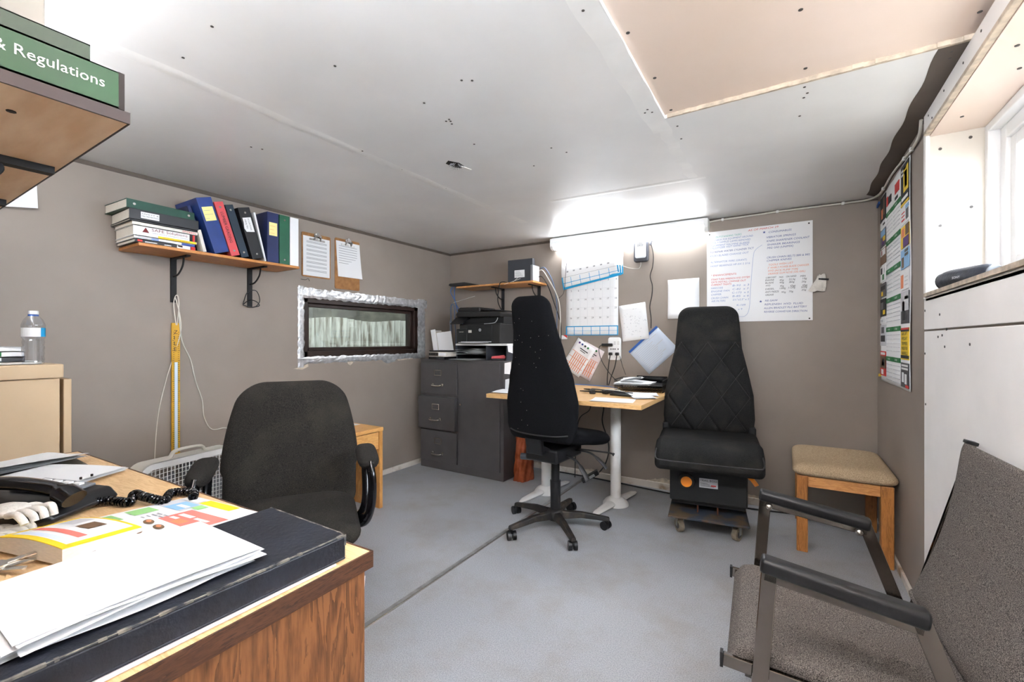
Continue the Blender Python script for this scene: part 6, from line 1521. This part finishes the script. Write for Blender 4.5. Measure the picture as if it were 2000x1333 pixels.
ad(3, H - 0.51, H - 0.60, 9, ((0.0, 0.1, 0.35, 0.8, 7), (0.5, 0.2, 0.9, 0.25, 1), (0.5, 0.4, 0.9, 0.45, 1), (0.5, 0.6, 0.9, 0.65, 1))); ad(3, H - 0.61, H - 0.76, 10, ((0.0, 0.4, 1, 1, 1), (0.5, 0.75, 0.95, 0.85, 9), (0.2, 0.1, 0.6, 0.4, 2), (0.2, 0.4, 0.5, 0.7, 3)))
ad(3, H - 0.78, H - 0.93, 5, ((0, 0.94, 1, 1, 6), (0, 0.88, 1, 0.94, 2), (0, 0.04, 1, 0.14, 2)))
x0 = cols[3][0]
for k, sline in enumerate(('AIR LIFT', 'WEIGHT', 'TRIMMERS', 'MADE FOR', 'BARRELS')): q.text(sline, 0.022, tm(x0 + 0.02, H - 0.815 - k * 0.023, Z0 + 0.0006), 2, 0.12)
ad(3, H - 0.945, H - 1.06, 10, ((0.15, 0.2, 0.4, 0.6, 9), (0.5, 0.15, 0.75, 0.55, 9), (0.1, 0.72, 0.9, 0.8, 9), (0.1, 0.85, 0.9, 0.93, 9), (0.6, 0.0, 1.0, 0.12, 6)))
q.build('planner_print', mats, pl)
for u, v, m in ((0.0, PH - 0.005, 'tape_blue'), (PW - 0.02, PH + 0.004, 'tape_blue'), (-0.03, 0.03, 'print_yellow')):
    bx((u - 0.03, v - 0.008, 0.001), (u + 0.04, v + 0.008, 0.009)).build('tape', m, pl, rot=(0, 0, 0.1))
sp = thing('bluetooth_speaker', 'black rounded portable speaker on the window sill', 'speaker', (0.545, 2.20, VZ0 + 0.0125), math.radians(25))
q = M(); P = [(0, -0.10 + 0.2 * k / 10, 0.038) for k in range(11)]
q.tube(P, [0.028, 0.036, 0.038] + [0.0385] * 5 + [0.038, 0.036, 0.028], 24, sx=1.0, sy=1.0); q.build('speaker_body', 'binder_leather', sp, smooth=50)
for s in (-1, 1): M().lathe([(0.0, 0.0), (0.026, 0.0), (0.031, 0.004), (0.026, 0.009), (0, 0.009)], 20).build('end_cap', 'black_plastic', sp, (0, s * 0.1015 - 0.0045, 0.038), (PI / 2 * -1, 0, 0), smooth=40)
M().text('SONY', 0.012, Matrix(((0, 0, -1, 0), (-1, 0, 0, 0), (0, 1, 0, 0), (0, 0, 0, 1))), 0, 0.032).build('badge', 'silver_plastic', sp, (-0.0392, 0.016, 0.036))
# surface cable from the light to the window casing
cb = thing('ceiling_cable', 'pale grey cable clipped along the top of the wall from the light to the window', 'cable')
pts = [(-0.50, YB - 0.02, 2.02), (-0.42, YB - 0.012, 2.028), (-0.2, YB - 0.012, 2.030), (-0.05, YB - 0.012, 2.034), (0.15, YB - 0.012, 2.032), (0.36, YB - 0.014, 2.030), (0.43, YB - 0.04, 2.028), (0.458, YB - 0.16, 2.018), (0.464, 3.22, 2.018), (0.466, 3.10, 2.028), (0.466, 2.92, 2.022), (0.465, 2.72, 2.005), (0.465, 2.58, 1.997), (0.463, 2.47, 2.000), (0.46, 2.42, 2.012), (0.455, 2.38, 2.038)]
M().tube(cat(pts, 8), 0.006, 8).build('sheath', 'cable_grey', cb, smooth=60)
for (x, y, z) in ((-0.40, YB - 0.012, 2.028), (-0.06, YB - 0.012, 2.034), (0.30, YB - 0.012, 2.031), (0.462, 3.26, 2.018), (0.465, 2.74, 2.007), (0.465, 2.60, 1.998)):
    bx((x - 0.008, y - 0.010, z - 0.009), (x + 0.008, y + 0.010, z + 0.009)).build('clip', 'white_plastic', cb, bevel=0.004)
